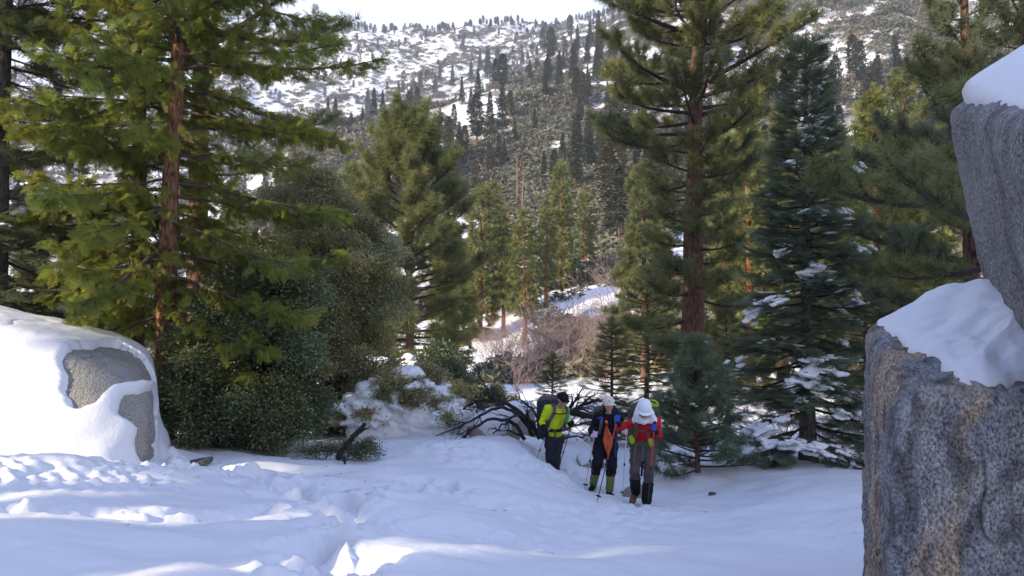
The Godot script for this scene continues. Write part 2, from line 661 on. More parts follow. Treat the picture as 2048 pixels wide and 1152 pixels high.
	for r in dz.size():
		for c in ts.size():
			var x := ts[c] * dz[r]
			var z := -dz[r]
			var h := ground(x, z)
			if z > NZ0 - NROWS * NSTEP + 1.2 and x > NX0 + 1.2 and x < NX0 + NCOLS * NSTEP - 1.2:
				h -= 0.3
			if dz[r] > 900.0:
				h -= (dz[r] - 900.0) * 0.1
			far.v.append(Vector3(x, h, z))
			far.n.append(Vector3.UP)
			# snow with bare brown earth between
			var bare := noise_a.get_noise_2d(x * 0.05 + 7.0, z * 0.05) + 0.5 * noise_a.get_noise_2d(x * 0.3, z * 0.3)
			var k := smoothstep(0.18, 0.34, bare) * clampf((dz[r] - 30.0) / 30.0, 0.0, 1.0)
			if dz[r] > 330.0:
				k *= 0.55
			far.c.append(Color(0.69, 0.70, 0.72).lerp(Color(0.16, 0.115, 0.085), k * 0.85))
	far.sheet(dz.size(), ts.size(), 0)
	far.smooth_normals()
	tag(part("mountain_slope", far.mesh(M.slope, true), self), "", "", "", "structure")
	# the ground behind the camera
	var rear := MB.new()
	for r in 40:
		for c in 60:
			var x := -90.0 + 180.0 * c / 59.0
			var z := 70.0 - (72.5) * r / 39.0
			rear.v.append(Vector3(x, base_height(clampf(x, -6, 6), -3.0) - 0.12 + 0.2 * noise_b.get_noise_2d(x * 0.1, z * 0.1), z))
			rear.n.append(Vector3.UP)
	rear.sheet(40, 60, 0)
	rear.smooth_normals()
	tag(part("snow_field", rear.mesh(M.snow), self), "", "", "", "structure")


# --- boulders: a rounded many-sided body, star-shaped about its centre

func rock_radius(d: Vector3, planes: Array, pw: float) -> float:
	var s := 0.0
	for q in planes:
		var k: float = d.dot(q[0]) / q[1]
		if k > 0.0:
			s += pow(k, pw)
	return pow(s, -1.0 / pw)


func rock_shape(planes: Array, pw: float, lon: int, lat: int, rough: float, freq: float, streak: float, off: Vector3, tone: Callable) -> MB:
	for q in planes:
		q[0] = q[0].normalized()
	var mb := MB.new()
	for a in lat + 1:
		var ph := PI * a / lat
		for b in lon + 1:
			# azimuths are closer together on the camera's side (+z)
			var w := TAU * b / lon
			var th := w + 0.5 * sin(w) + PI * 1.5
			var dir := Vector3(sin(ph) * cos(th), cos(ph), sin(ph) * sin(th))
			var r := rock_radius(dir, planes, pw)
			var p := dir * r
			var q := p + off
			var nz := noise_a.get_noise_3dv(q * freq)
			var ridge := noise_b.get_noise_3d(q.x * freq * 2.2, q.y * freq * 2.2 * streak, q.z * freq * 2.2)
			var crack := smoothstep(0.07, 0.0, absf(noise_b.get_noise_3d(q.x * freq * 0.8 + 20.0, q.y * freq * 0.55, q.z * freq * 0.8)))
			var chip := noise_a.get_noise_3d(q.x * freq * 5.0, q.y * freq * 3.0, q.z * freq * 5.0)
			r += rough * (nz + 0.5 * ridge + 0.45 * chip - 0.7 * crack * smoothstep(-0.2, 0.3, nz))
			ridge = ridge - crack
			mb.v.append(dir * r)
			mb.n.append(dir)
			mb.c.append(tone.call(q, nz, ridge))
	mb.sheet(lat + 1, lon + 1, 0)
	# which way the sheet turns decides the order of its corners
	mb.smooth_normals()
	var mid := (lat / 2) * (lon + 1) + lon / 2
	if mb.n[mid].dot(mb.v[mid]) < 0.0:
		mb.i.clear()
		mb.sheet(lat + 1, lon + 1, 0, true)
		mb.smooth_normals()
	for a in lat + 1:
		var k := a * (lon + 1)
		var nn := (mb.n[k] + mb.n[k + lon]).normalized()
		mb.n[k] = nn
		mb.n[k + lon] = nn
	return mb


# snow lying on a rock of the same build: thick(local point, upness) gives its depth, negative where rock shows
func snow_shape(rock: MB, thick: Callable, side := 0.5, lift := 0.6) -> MB:
	var mb := MB.new()
	for k in rock.v.size():
		var p := rock.v[k]
		var t: float = thick.call(p, rock.n[k])
		mb.v.append(p + (rock.n[k] * side + Vector3.UP * lift) * t if t > 0.0 else p + rock.n[k] * t)
		mb.n.append(rock.n[k])
	mb.i = rock.i.duplicate()
	mb.smooth_normals()
	return mb


func poly_sd(p: Vector2, poly: PackedVector2Array) -> float:
	var d := 1e9
	var m := poly.size()
	for k in m:
		var c := Geometry2D.get_closest_point_to_segment(p, poly[k], poly[(k + 1) % m])
		d = minf(d, p.distance_squared_to(c))
	return sqrt(d) * (-1.0 if Geometry2D.is_point_in_polygon(p, poly) else 1.0)


func boulder(called: String, label: String, pos: Vector3, rock: MB, snow: MB, material: Material) -> Node3D:
	var o := thing(called, label, "boulder", pos)
	part("rock", rock.mesh(material, true), o)
	if snow:
		part("snow_cap", snow.mesh(M.snow), o)
	return o


func make_boulders() -> void:
	var grey := func(q: Vector3, nz: float, ridge: float) -> Color:
		var k := 0.5 + 0.5 * nz
		var st := noise_b.get_noise_3d(q.x * 3.2, q.y * 0.35, q.z * 3.2)
		var c := Color(0.28, 0.275, 0.275).lerp(Color(0.49, 0.48, 0.475), k)
		if st > 0.12:
			c = c.lerp(Color(0.2, 0.19, 0.2), smoothstep(0.12, 0.5, st) * 0.6)
		c = c * (1.0 + 0.5 * noise_a.get_noise_3d(q.x * 20.0, q.y * 14.0, q.z * 20.0))
		return c
	var streaky := func(q: Vector3, nz: float, ridge: float) -> Color:
		var warp := Vector3(noise_b.get_noise_3dv(q * 1.3), 0, 0) * 0.25
		var p := q + warp
		var st := noise_a.get_noise_3d(p.x * 2.6, p.y * 0.45, p.z * 2.6)
		var st2 := noise_a.get_noise_3d(p.x * 6.0 + 30.0, p.y * 1.5, p.z * 6.0)
		var st3 := noise_a.get_noise_3d(q.x * 3.0 + 60.0, q.y * 2.0, q.z * 3.0)
		var grain := noise_a.get_noise_3d(q.x * 22.0, q.y * 13.0, q.z * 22.0)
		var c := Color(0.37, 0.355, 0.35).lerp(Color(0.64, 0.49, 0.345), smoothstep(-0.12, 0.2, st - 0.12 * (q.x - 2.6)) * 0.9)
		c = c.lerp(Color(0.42, 0.43, 0.48), smoothstep(0.05, 0.4, -st) * 0.8)
		c = c.lerp(Color(0.11, 0.105, 0.11), smoothstep(0.04, 0.26, st2) * 0.65)
		c = c.lerp(Color(0.70, 0.68, 0.64), smoothstep(0.15, 0.4, st3) * 0.35)
		return c * (1.0 + 0.55 * grain)
	# the tall boulder at the right, with a second one leaning over it
	var low_planes := [[Vector3(-1, 0.02, -0.35), 0.91], [Vector3(-0.1, -0.02, 1), 0.62], [Vector3(0, 1, 0.3), 1.15], [Vector3(0.3, 0.1, -1), 0.8], [Vector3(1, 0, 0), 1.5], [Vector3(0, -1, 0), 1.4], [Vector3(-0.83, 0.55, 0.0), 1.41], [Vector3(-0.55, -0.1, 0.85), 1.12]]
	var low := rock_shape(low_planes, 22.0, 560, 340, 0.045, 1.7, 0.45, Vector3(3, 7, 1), streaky)
	var low_pos := Vector3(3.13, 0.22, -4.75)
	var low_soft := rock_shape(low_planes, 14.0, 220, 140, 0.012, 0.8, 0.8, Vector3(3, 7, 1), streaky)
	var low_snow := snow_shape(low_soft, func(p: Vector3, n: Vector3) -> float:
		var wob := noise_a.get_noise_3dv(p * 2.4)
		var e := minf(p.x + 0.76, 0.60 - p.z + 0.12 * noise_b.get_noise_1d(p.x * 1.6 + 3.0)) + 0.09 * wob
		var u := smoothstep(0.0, 0.14, e) * smoothstep(0.70, 0.86, p.y)
		return -0.12 + u * (0.15 + 0.02 * wob + 0.30 * smoothstep(0.05, 0.9, e)), 0.2, 0.85)
	boulder("granite_boulder", "tall streaked grey and tan granite boulder with snow on its shoulder at the right edge", low_pos, low, low_snow, M.granite)
	var top_planes := [[Vector3(-0.987, -0.163, -0.4), 0.955], [Vector3(-0.5, 0.86, 0.1), 1.26], [Vector3(-0.75, -0.66, 0.0), 1.27], [Vector3(-0.1, 0.0, 1), 0.86], [Vector3(0.2, 0, -1), 0.9], [Vector3(1, 0, 0), 1.6], [Vector3(0, -1, 0), 1.0], [Vector3(-0.75, 0.66, 0.0), 1.47], [Vector3(-0.7, 0.1, 0.72), 1.62]]
	var top := rock_shape(top_planes, 24.0, 460, 280, 0.03, 1.5, 0.5, Vector3(13, 2, 5), grey)
	var top_soft := rock_shape(top_planes, 16.0, 200, 130, 0.01, 0.8, 0.8, Vector3(13, 2, 5), grey)
	var top_snow := snow_shape(top_soft, func(p: Vector3, n: Vector3) -> float:
		var u := smoothstep(0.45, 0.75, n.y + 0.1 * noise_a.get_noise_3dv(p * 3.0))
		return -0.12 + u * (0.12 + 0.14 * smoothstep(-1.30, -0.6, p.x) + 0.03 * noise_a.get_noise_3dv(p * 2.0)), 0.2, 0.8)
	boulder("granite_boulder", "smooth grey granite boulder leaning over the tan streaked one, snow on top", Vector3(3.88, 2.02, -4.5), top, top_snow, M.granite)
	# the snow-covered boulder at the left
	var left_pos := Vector3(-8.1, -0.24, -11.4)
	var left_planes := [[Vector3(0.20, 0.97, 0.05), 1.90], [Vector3(0.42, 0.88, 0.0), 2.36], [Vector3(0.75, 0.66, -0.2), 2.98], [Vector3(1, 0.05, -0.45), 2.74], [Vector3(0.95, -0.4, 0.0), 3.1], [Vector3(-0.05, 0.42, 0.9), 1.06], [Vector3(0.52, 0.40, 0.75), 2.36], [Vector3(0.25, 0.0, 0.95), 1.7], [Vector3(-0.35, 0.3, 0.9), 2.6], [Vector3(-1, 0.1, 0), 3.4], [Vector3(0, 0.2, -1), 1.8], [Vector3(0, -1, 0), 1.0]]
	var leftb := rock_shape(left_planes, 17.0, 520, 280, 0.05, 1.1, 0.8, Vector3(5, 1, 8), func(q: Vector3, nz: float, ridge: float) -> Color:
		return Color(0.38, 0.375, 0.36).lerp(Color(0.60, 0.585, 0.55), 0.5 + 0.5 * nz))
	var polys := []
	var deep := [10.15, 10.15, 10.3, 10.95]
	for px in [[[80, 700], [105, 688], [150, 684], [170, 705], [190, 735], [188, 760], [165, 778], [150, 800], [128, 815], [108, 790], [104, 755], [82, 725]],
			[[198, 738], [212, 714], [235, 694], [270, 702], [302, 716], [306, 734], [280, 732], [250, 736], [226, 758], [200, 768], [184, 770]],
			[[55, 650], [70, 640], [88, 645], [104, 652], [100, 664], [75, 668], [58, 662]],
			[[306, 792], [328, 782], [350, 800], [350, 890], [335, 915], [306, 912], [303, 850], [270, 822], [272, 804]]]:
		var g := PackedVector2Array()
		for q in px:
			var w := at(q[0], q[1], deep[polys.size()]) - left_pos
			g.append(Vector2(w.x, w.y))
		polys.append(g)
	var left_soft := rock_shape(left_planes, 17.0, 520, 280, 0.02, 0.6, 0.8, Vector3(5, 1, 8), func(q: Vector3, nz: float, ridge: float) -> Color: return Color.WHITE)
	var left_snow := snow_shape(left_soft, func(p: Vector3, n: Vector3) -> float:
		var t := 0.12 + 0.03 * noise_a.get_noise_3dv(p * 1.0)
		if p.z > -0.8 and p.x > -0.8:
			var q := Vector2(p.x, p.y)
			q += Vector2(noise_a.get_noise_3dv(p * 3.0), noise_a.get_noise_3dv(p * 3.0 + Vector3(40, 0, 0))) * 0.045
			var sd := 9.0
			for g in polys:
				sd = minf(sd, poly_sd(q, g))
			t = minf(t, -0.20 + 0.32 * smoothstep(-0.03, 0.15, sd))
			t += 0.3 * smoothstep(0.5, -0.3, p.y) * smoothstep(0.05, 0.4, sd)
		return t)
	boulder("granite_boulder", "wide boulder under deep snow with bare grey rock faces, in front of two cedars", left_pos, leftb, left_snow, M.granite_far)


# --- foliage pieces: one tuft or spray each, planted many times on the branches

var L := {}


func make_foliage() -> void:
	rng.seed = 101
	# pine: a brush of long needles
	for which in ["pine", "pine_far"]:
		var mb := MB.new()
		var count := 46 if which == "pine" else 26
		for k in count:
			var t := rng.randf()
			var az := rng.randf() * TAU
			var up := lerpf(0.15, 1.25, rng.randf())
			var dir := Vector3(cos(az), up, sin(az)).normalized()
			var b := Vector3(0, t * 0.16, 0)
			var l := rng.randf_range(0.15, 0.23)
			var wd := dir.cross(Vector3(rng.randf() - 0.5, rng.randf() - 0.5, rng.randf() - 0.5)).normalized() * (0.0055 if which == "pine" else 0.010)
			var tone := rng.randf_range(0.7, 1.25)
			mb.tri(b - wd, b + wd, b + dir * l - Vector3(0, l * 0.12 * rng.randf(), 0), Color(tone, tone, tone))
		L[which] = mb.mesh(M.needle_pine, true)
	# incense cedar: flat fern-like spray in the xy plane
	for which in ["cedar", "cedar_far"]:
		var mb := MB.new()
		var w := 0.0055 if which == "cedar" else 0.012
		var strip := func(a: Vector3, dir: Vector3, l: float, wide: float, tone: float) -> void:
			var s := dir.cross(Vector3(0, 0, 1)).normalized() * wide
			var bend := Vector3(0, 0, -l * 0.18)
			var mid := a + dir * l * 0.55
			mb.quad(a - s * 0.6, a + s * 0.6, mid + s, mid - s, Color(tone, tone, tone))
			mb.tri(mid - s, mid + s, a + dir * l + bend, Color(tone * 1.15, tone * 1.15, tone))
		strip.call(Vector3.ZERO, Vector3.UP, 0.34, w * 0.8, 0.7)
		var n := 11 if which == "cedar" else 8
		for k in n:
			for s in [-1.0, 1.0]:
				var t := (k + 0.5 + rng.randf() * 0.4) / n
				var a := Vector3(0, t * 0.30, -0.02 * t)
				var ang: float = rng.randf_range(0.6, 0.95) * s
				var dir := Vector3(sin(ang), cos(ang), rng.randf_range(-0.25, 0.2)).normalized()
				var l := lerpf(0.17, 0.07, t) * rng.randf_range(0.75, 1.2)
				strip.call(a, dir, l, w, rng.randf_range(0.8, 1.15))
				if which == "cedar":
					for j in 5:
						var d2 := dir.rotated(Vector3(0, 0, 1), (0.75 if j % 2 else -0.75) + rng.randf_range(-0.2, 0.2))
						strip.call(a + dir * l * (0.18 + 0.16 * j), d2, l * rng.randf_range(0.3, 0.55), w * 0.85, rng.randf_range(0.85, 1.25))
		L[which] = mb.mesh(M.cedar if which == "cedar" else M.cedar_far, true)
	# fir: a flat twig with short needles in two rows and side twigs
	for which in ["fir", "fir_far"]:
		var mb := MB.new()
		var step := 0.011 if which == "fir" else 0.022
		var wide := 0.0036 if which == "fir" else 0.008
		var twig := func(a: Vector3, dir: Vector3, l: float) -> void:
			var s := dir.cross(Vector3(0, 0, 1)).normalized()
			mb.quad(a - s * 0.003, a + s * 0.003, a + dir * l + s * 0.002, a + dir * l - s * 0.002, Color(0.6, 0.45, 0.35))
			for k in int(l / step):
				var b := a + dir * (k * step)
				for sg in [-1.0, 1.0]:
					var nd: Vector3 = (s * sg * rng.randf_range(0.7, 1.0) + dir * 0.5 + Vector3(0, 0, rng.randf_range(0.0, 0.7))).normalized()
					var tone := rng.randf_range(0.75, 1.2)
					mb.tri(b - dir * wide, b + dir * wide, b + nd * rng.randf_range(0.026, 0.036), Color(tone, tone, tone))
		twig.call(Vector3.ZERO, Vector3.UP, 0.32)
		for k in 4:
			for s in [-1.0, 1.0]:
				var ang: float = rng.randf_range(0.7, 0.95) * s
				twig.call(Vector3(0, 0.04 + 0.06 * k, 0), Vector3(sin(ang), cos(ang), -0.08).normalized(), lerpf(0.17, 0.09, k / 4.0) * rng.randf_range(0.8, 1.15))
		L[which] = mb.mesh(M.needle_blue, true)
	# live oak: a loose bunch of small folded leaves
	for which in ["oak", "oak_pale"]:
		var mb := MB.new()
		for k in 26:
			var dir := Vector3(rng.randfn(), rng.randfn(), rng.randfn()).normalized()
			var c := dir * rng.randf_range(0.03, 0.17)
			leaf(mb, c, (dir + Vector3(rng.randfn(), rng.randfn(), rng.randfn()) * 0.6).normalized(), rng.randf_range(0.035, 0.055), rng.randf_range(0.7, 1.3))
		for k in 5:
			var dir := Vector3(rng.randfn(), rng.randfn(), rng.randfn()).normalized() * 0.14
			mb.tri(Vector3(0.003, 0, 0), Vector3(-0.003, 0, 0), dir, Color(0.8, 0.5, 0.4))
		L[which] = mb.mesh(M.oak if which == "oak" else M.oak_pale, true)


func leaf(mb: MB, c: Vector3, dir: Vector3, l: float, tone: float) -> void:
	var side := dir.cross(Vector3(rng.randfn(), rng.randfn(), rng.randfn())).normalized()
	var up := dir.cross(side)
	var col := Color(tone, tone, tone * 0.95)
	var w := side * l * 0.34
	var a := c
	var e := c + dir * l
	var m := c + dir * l * 0.45
	mb.tri(a, m + w + up * l * 0.12, e, col)
	mb.tri(a, e, m - w + up * l * 0.12, col)


# --- a conifer: trunk and limbs, and where its tufts stand

func conifer(p: Dictionary) -> Dictionary:
	rng.seed = p.seed
	var trunk := MB.new()
	var limbs := MB.new()
	var xf: Array[Transform3D] = []
	var cl := PackedColorArray()
	var shelves := []
	var h: float = p.h
	var base: float = p.base
	var lean: Vector3 = p.get("lean", Vector3.ZERO)
	var tp := PackedVector3Array()
	var tr := PackedFloat32Array()
	var steps := int(h / p.get("ring", 0.5)) + 2
	for k in steps + 1:
		var f := float(k) / steps
		var y := -0.4 + (h + 0.4) * f
		var wob: Vector3 = Vector3(noise_b.get_noise_2d(y * 0.25, p.seed), 0, noise_b.get_noise_2d(y * 0.25, p.seed + 99.0)) * p.get("wob", 0.12)
		tp.append(Vector3(0, y, 0) + lean * (f * f) + wob * f)
		tr.append(p.r0 * pow(maxf(0.0, 1.0 - f), 0.85) * (1.0 + 0.35 * exp(-maxf(0.0, y) * 2.2)) * (1.0 + 0.06 * noise_a.get_noise_1d(y * 3.0 + p.seed)) + 0.008)
	trunk.tube(tp, tr, p.get("sides", 12))
	var on_trunk := func(y: float) -> Vector3:
		var f := clampf((y + 0.4) / (h + 0.4), 0.0, 1.0) * steps
		var k := mini(int(f), steps - 1)
		return tp[k].lerp(tp[k + 1], f - k)
	var y := base
	var az := rng.randf() * TAU
	var place := func(pos: Vector3, dir: Vector3, roll: float, shade: float) -> void:
		var d := dir.normalized()
		var nrm := (Vector3.UP - d * d.y)
		nrm = nrm.normalized() if nrm.length() > 0.05 else Vector3.RIGHT
		nrm = nrm.rotated(d, rng.randfn(0.0, roll))
		var s: float = p.ts * rng.randf_range(0.75, 1.25)
		xf.append(Transform3D(Basis(d.cross(nrm), d, nrm) * s, pos))
		var tone := shade * rng.randf_range(0.82, 1.18) * (1.0 + 0.35 * noise_b.get_noise_3dv(pos * 0.8))
		var warm: float = 1.0 + p.get("hue", 0.12) * noise_c.get_noise_3dv(pos * 0.6 + Vector3(9, 9, 9))
		cl.append(Color(tone * warm, tone, tone * (2.0 - warm)))
	while y < h * 0.985:
		var f := (y - base) / (h - base)
		var prof := 1.0
		match p.shape:
			"cone": prof = pow(1.0 - f, 0.85) * (0.75 + 0.25 * minf(1.0, f * 6.0)) + 0.03
			"round": prof = pow(maxf(0.0, sin(PI * (0.18 + 0.80 * f))), 0.7) * (1.0 - 0.35 * f) + 0.05
			"column": prof = pow(maxf(0.0, 1.0 - pow(f, 2.2)), 0.8) * (0.7 + 0.3 * minf(1.0, f * 3.0)) + 0.06
			"open": prof = (0.6 + 0.4 * sin(f * 9.0 + p.seed)) * pow(1.0 - f, 0.5) + 0.12
		var n := int(p.get("per", 1))
		for w in n:
			az += 2.399 + rng.randf_range(-0.5, 0.5)
			var ln: float = p.len * prof * rng.randf_range(p.get("lmin", 0.65), 1.15)
			if p.has("side"):
				ln *= 1.0 + p.side.w * Vector3(cos(az), 0, sin(az)).dot(Vector3(p.side.x, p.side.y, p.side.z))
			if rng.randf() < p.get("miss", 0.0):
				continue
			var pitch: float = lerpf(p.pitch0, p.pitch1, f) + rng.randf_range(-0.14, 0.14)
			var start: Vector3 = on_trunk.call(y)
			var dh := Vector3(cos(az), 0, sin(az))
			var bp := PackedVector3Array()
			var br := PackedFloat32Array()
			var thick: float = (0.012 + 0.014 * ln) * p.get("thick", 1.0)
			var bend := Vector3(-dh.z, 0, dh.x) * rng.randfn(0.0, 0.10) * ln
			for k in 7:
				var t := k / 6.0
				bp.append(start + dh * ln * t * cos(pitch) + Vector3(0, ln * (sin(pitch) * t - p.droop * t * t + p.get("turn_up", 0.0) * t * t * t), 0) + bend * sin(t * 3.0) * t)
				br.append(thick * (1.0 - 0.85 * t) + 0.003)
			limbs.tube(bp, br, p.get("limb_sides", 5), Color.WHITE, false)
			var nb := maxi(2, int(ln * p.sub))
			for k in nb:
				var t: float = lerpf(p.t0, 1.0, (k + rng.randf()) / nb)
				var fk := minf(t, 0.999) * 6.0
				var ki := int(fk)
				var q := bp[ki].lerp(bp[ki + 1], fk - ki)
				var tan := (bp[ki + 1] - bp[ki]).normalized()
				var sg := 1.0 if k % 2 else -1.0
				var bd := tan.rotated(Vector3.UP, sg * rng.randf_range(0.35, 1.15) * (1.0 - 0.5 * t))
				bd = (bd + Vector3(0, rng.randf_range(p.get("lift0", -0.1), p.get("lift1", 0.35)), 0)).normalized()
				var bl: float = p.sublen * (1.1 - 0.6 * t) * rng.randf_range(0.6, 1.2) * minf(1.0, 0.4 + ln * 0.5)
				if p.get("twigs", true):
					limbs.tube(PackedVector3Array([q, q + bd * bl * 0.6, q + bd * bl + Vector3(0, p.get("tip_up", 0.0) * bl, 0)]), PackedFloat32Array([0.009, 0.006, 0.003]), 3, Color.WHITE, false)
				for j in p.tn:
					var tt := lerpf(p.get("tuft0", 0.3), 1.0, (j + 1.0) / p.tn)
					var pos := q + bd * bl * tt + Vector3(0, p.get("tip_up", 0.0) * bl * tt * tt, 0)
					var dir: Vector3 = bd + Vector3(rng.randfn(), rng.randfn() * 0.7 + p.get("up", 0.3), rng.randfn()) * p.get("spread", 0.4)
					place.call(pos, dir, p.get("roll", 0.4), 1.0)
				if t > 0.45:
					shelves.append([q + bd * bl * 0.6, bd, bl, t, ln, f])
		y += p.gap * rng.randf_range(0.6, 1.4) * (1.0 - 0.35 * f)
	for k in 8:
		place.call(on_trunk.call(h * (0.97 + 0.004 * k)), Vector3(rng.randfn() * 0.4, 1, rng.randfn() * 0.4), 1.0, 1.0)
	var mm := MultiMesh.new()
	mm.transform_format = MultiMesh.TRANSFORM_3D
	mm.use_colors = true
	mm.mesh = p.tuft
	mm.instance_count = xf.size()
	for k in xf.size():
		mm.set_instance_transform(k, xf[k])
		mm.set_instance_color(k, cl[k])
	return {"trunk": trunk.mesh(p.bark), "limbs": limbs.mesh(p.get("limb_mat", p.bark)), "tufts": mm, "leaf": p.get("leaf", null), "shelves": shelves, "count": xf.size()}


func plant(g: Dictionary, called: String, label: String, category: String, group: String, pos: Vector3, s := 1.0, turn := 0.0) -> Node3D:
	var o := thing(called, label, category, pos, group, turn)
	o.scale = Vector3.ONE * s
	part("trunk", g.trunk, o)
	part("branches", g.limbs, o, "stuff")
	var c := MultiMeshInstance3D.new()
	c.name = "crown"
	c.multimesh = g.tufts
	if g.leaf:
		c.material_override = g.leaf
	c.set_meta("kind", "stuff")
	o.add_child(c)
	return o


# lumps of snow on the outer, upper side of the limbs
func snow_load(g: Dictionary, o: Node3D, share: float, size: float, sd: int, face := Vector3.ZERO) -> void:
	rng.seed = sd
	var mb := MB.new()
	for s in g.shelves:
		var pr: float = share * (0.5 + s[3]) * (1.35 - s[5])
		if face != Vector3.ZERO:
			pr *= 0.35 + 0.9 * maxf(0.0, (s[0] * Vector3(1, 0, 1)).normalized().dot(face))
		if rng.randf() > pr or noise_b.get_noise_3dv(s[0] * 0.9 + Vector3(sd, 0, 0)) < -0.12:
			continue
		var d: Vector3 = s[1]
		var b := Basis(d.cross(Vector3.UP).normalized(), Vector3.UP, d).orthonormalized()
		for k in rng.randi_range(3, 6):
			var c: Vector3 = s[0] + d * s[2] * rng.randf_range(-0.6, 0.5) + Vector3(rng.randfn() * 0.05, 0.03, rng.randfn() * 0.05) * size
			mb.blob(c, Vector3(0.055, 0.022, 0.12) * size * rng.randf_range(0.5, 1.3), 8, 6, 0.7, noise_a, Color.WHITE, b)
	part("snow_load", mb.mesh(M.snow_plain), o, "stuff")


func make_trees() -> void:
	var cedar := {"shape": "column", "pitch0": -0.25, "pitch1": 0.6, "droop": 0.34, "turn_up": 0.26, "sub": 10.0, "sublen": 0.55, "t0": 0.12, "tn": 5, "ts": 0.66, "gap": 0.10, "up": -0.35, "spread": 0.8, "roll": 1.0, "tuft": L.cedar, "leaf": M.cedar, "bark": M.bark_cedar, "limb_mat": M.twig_brown, "thick": 0.7, "lift0": -0.5, "lift1": 0.3}
	# two incense cedars behind the snowy boulder
	var p := cedar.duplicate()
	p.merge({"seed": 1, "h": 14.5, "base": 1.9, "r0": 0.165, "len": 2.3, "lean": Vector3(0.0, 0, 0), "sides": 18, "ring": 0.25, "side": Vector4(-0.9, 0, 0.4, 0.25), "miss": 0.12}, true)
	plant(conifer(p), "cedar_tree", "sunlit yellow-green cedar behind the snowy boulder, the more upright trunk of two", "tree", "", on_ground(272, 14.6))
	p.merge({"seed": 2, "h": 15.5, "base": 2.0, "r0": 0.18, "len": 2.5, "lean": Vector3(0.55, 0, 0), "side": Vector4(0.8, 0, 0.55, 0.5), "miss": 0.12}, true)
	plant(conifer(p), "cedar_tree", "sunlit cedar with bare reddish lower trunk rising right beside the snowy boulder", "tree", "", on_ground(330, 13.9))
	# pines
	var pine := {"shape": "round", "pitch0": -0.15, "pitch1": 0.75, "droop": 0.12, "turn_up": 0.22, "sub": 6.5, "sublen": 0.95, "t0": 0.3, "tn": 5, "ts": 1.15, "gap": 0.2, "up": 0.55, "spread": 0.5, "roll": 1.0, "tuft": L.pine, "leaf": M.needle_pine, "bark": M.bark_pine, "limb_mat": M.twig, "tip_up": 0.25, "thick": 1.5}
	p = pine.duplicate()
	p.merge({"seed": 3, "h": 17.5, "base": 2.6, "r0": 0.37, "len": 3.6, "lean": Vector3(0.62, 0, 0), "sides": 26, "ring": 0.12, "shape": "open", "gap": 0.13, "pitch0": -0.2, "pitch1": 0.5, "lmin": 0.55, "miss": 0.1}, true)
	plant(conifer(p), "pine_tree", "tall ponderosa pine with thick red-brown trunk behind the hikers", "tree", "", on_ground(1383, 22.0))
	p.merge({"seed": 4, "h": 11.3, "base": 2.2, "r0": 0.2, "len": 2.9, "lean": Vector3(-0.1, 0, 0), "sides": 12, "ring": 0.4, "shape": "round", "gap": 0.115, "pitch0": -0.1, "pitch1": 0.9, "ts": 1.35, "sub": 6.0, "lmin": 0.65, "miss": 0.0, "leaf": M.needle_pine}, true)
	plant(conifer(p), "pine_tree", "rounded mid-green pine with curved dark limbs below its crown, centre of the valley", "tree", "", on_ground(820, 30.0))
	p.merge({"seed": 5, "h": 19.0, "base": 6.0, "r0": 0.3, "len": 4.2, "lean": Vector3(0, 0, 0), "shape": "open", "gap": 0.25, "ts": 1.2, "sub": 5.0, "leaf": M.needle_dark, "miss": 0.2, "side": Vector4(0.95, 0, 0.1, 0.45)}, true)
	plant(conifer(p), "pine_tree", "dark pine behind the cedars whose long branches reach right across the sky", "tree", "", on_ground(392, 19.0))
	# right-hand pines
	p.merge({"seed": 6, "h": 15.0, "base": 1.5, "r0": 0.22, "len": 2.7, "shape": "open", "gap": 0.15, "ts": 1.25, "sub": 5.5, "leaf": M.needle_dark, "miss": 0.12, "side": Vector4(-0.8, 0, 0.4, 0.2)}, true)
	plant(conifer(p), "pine_tree", "dark pine crowding the left side of the leaning grey boulder", "tree", "", on_ground(1945, 18.0))
	p.merge({"seed": 7, "h": 13.0, "base": 3.3, "r0": 0.26, "len": 2.5, "shape": "open", "gap": 0.2, "ts": 1.1, "sub": 5.5, "leaf": M.needle_pine, "miss": 0.1, "side": Vector4(-0.9, 0, 0.3, 0.3)}, true)
	plant(conifer(p), "pine_tree", "pine whose dark limbs hang into the top right corner above the boulder", "tree", "", on_ground(2075, 13.0))
	p.merge({"seed": 8, "h": 14.0, "base": 3.5, "r0": 0.2, "len": 2.2, "shape": "open", "gap": 0.22, "ts": 1.5, "sub": 4.5, "leaf": M.needle_pine, "tuft": L.pine_far, "twigs": false, "miss": 0.15, "side": Vector4(0, 0, 0, 0)}, true)
	var g := conifer(p)
	plant(g, "pine_tree", "slim pine with drooping limbs against bright snow, right of the olive cedar", "tree", "", on_ground(1812, 34.0), 1.0, 0.5)
	# snow-laden firs
	var fir := {"shape": "cone", "pitch0": -0.3, "pitch1": 0.45, "droop": 0.14, "turn_up": 0.16, "sub": 11.0, "sublen": 0.6, "t0": 0.10, "tn": 4, "ts": 1.05, "gap": 0.045, "up": 0.05, "spread": 0.25, "roll": 0.3, "tuft": L.fir, "leaf": M.needle_blue, "bark": M.bark_grey, "limb_mat": M.twig, "lift0": -0.25, "lift1": 0.2, "hue": 0.08}
	p = fir.duplicate()
	p.merge({"seed": 9, "h": 8.3, "base": 0.35, "r0": 0.15, "len": 1.38, "lean": Vector3(0.1, 0, 0), "miss": 0.05, "lmin": 0.62, "wob": 0.05, "gap": 0.055}, true)
	g = conifer(p)
	var o := plant(g, "fir_tree", "dark green fir with clumps of snow on its boughs, beside the streaked boulder", "tree", "", on_ground(1612, 15.5))
	snow_load(g, o, 0.4, 0.8, 91, Vector3(0, 0, 1))
	rng.seed = 98
	var sb := MB.new()
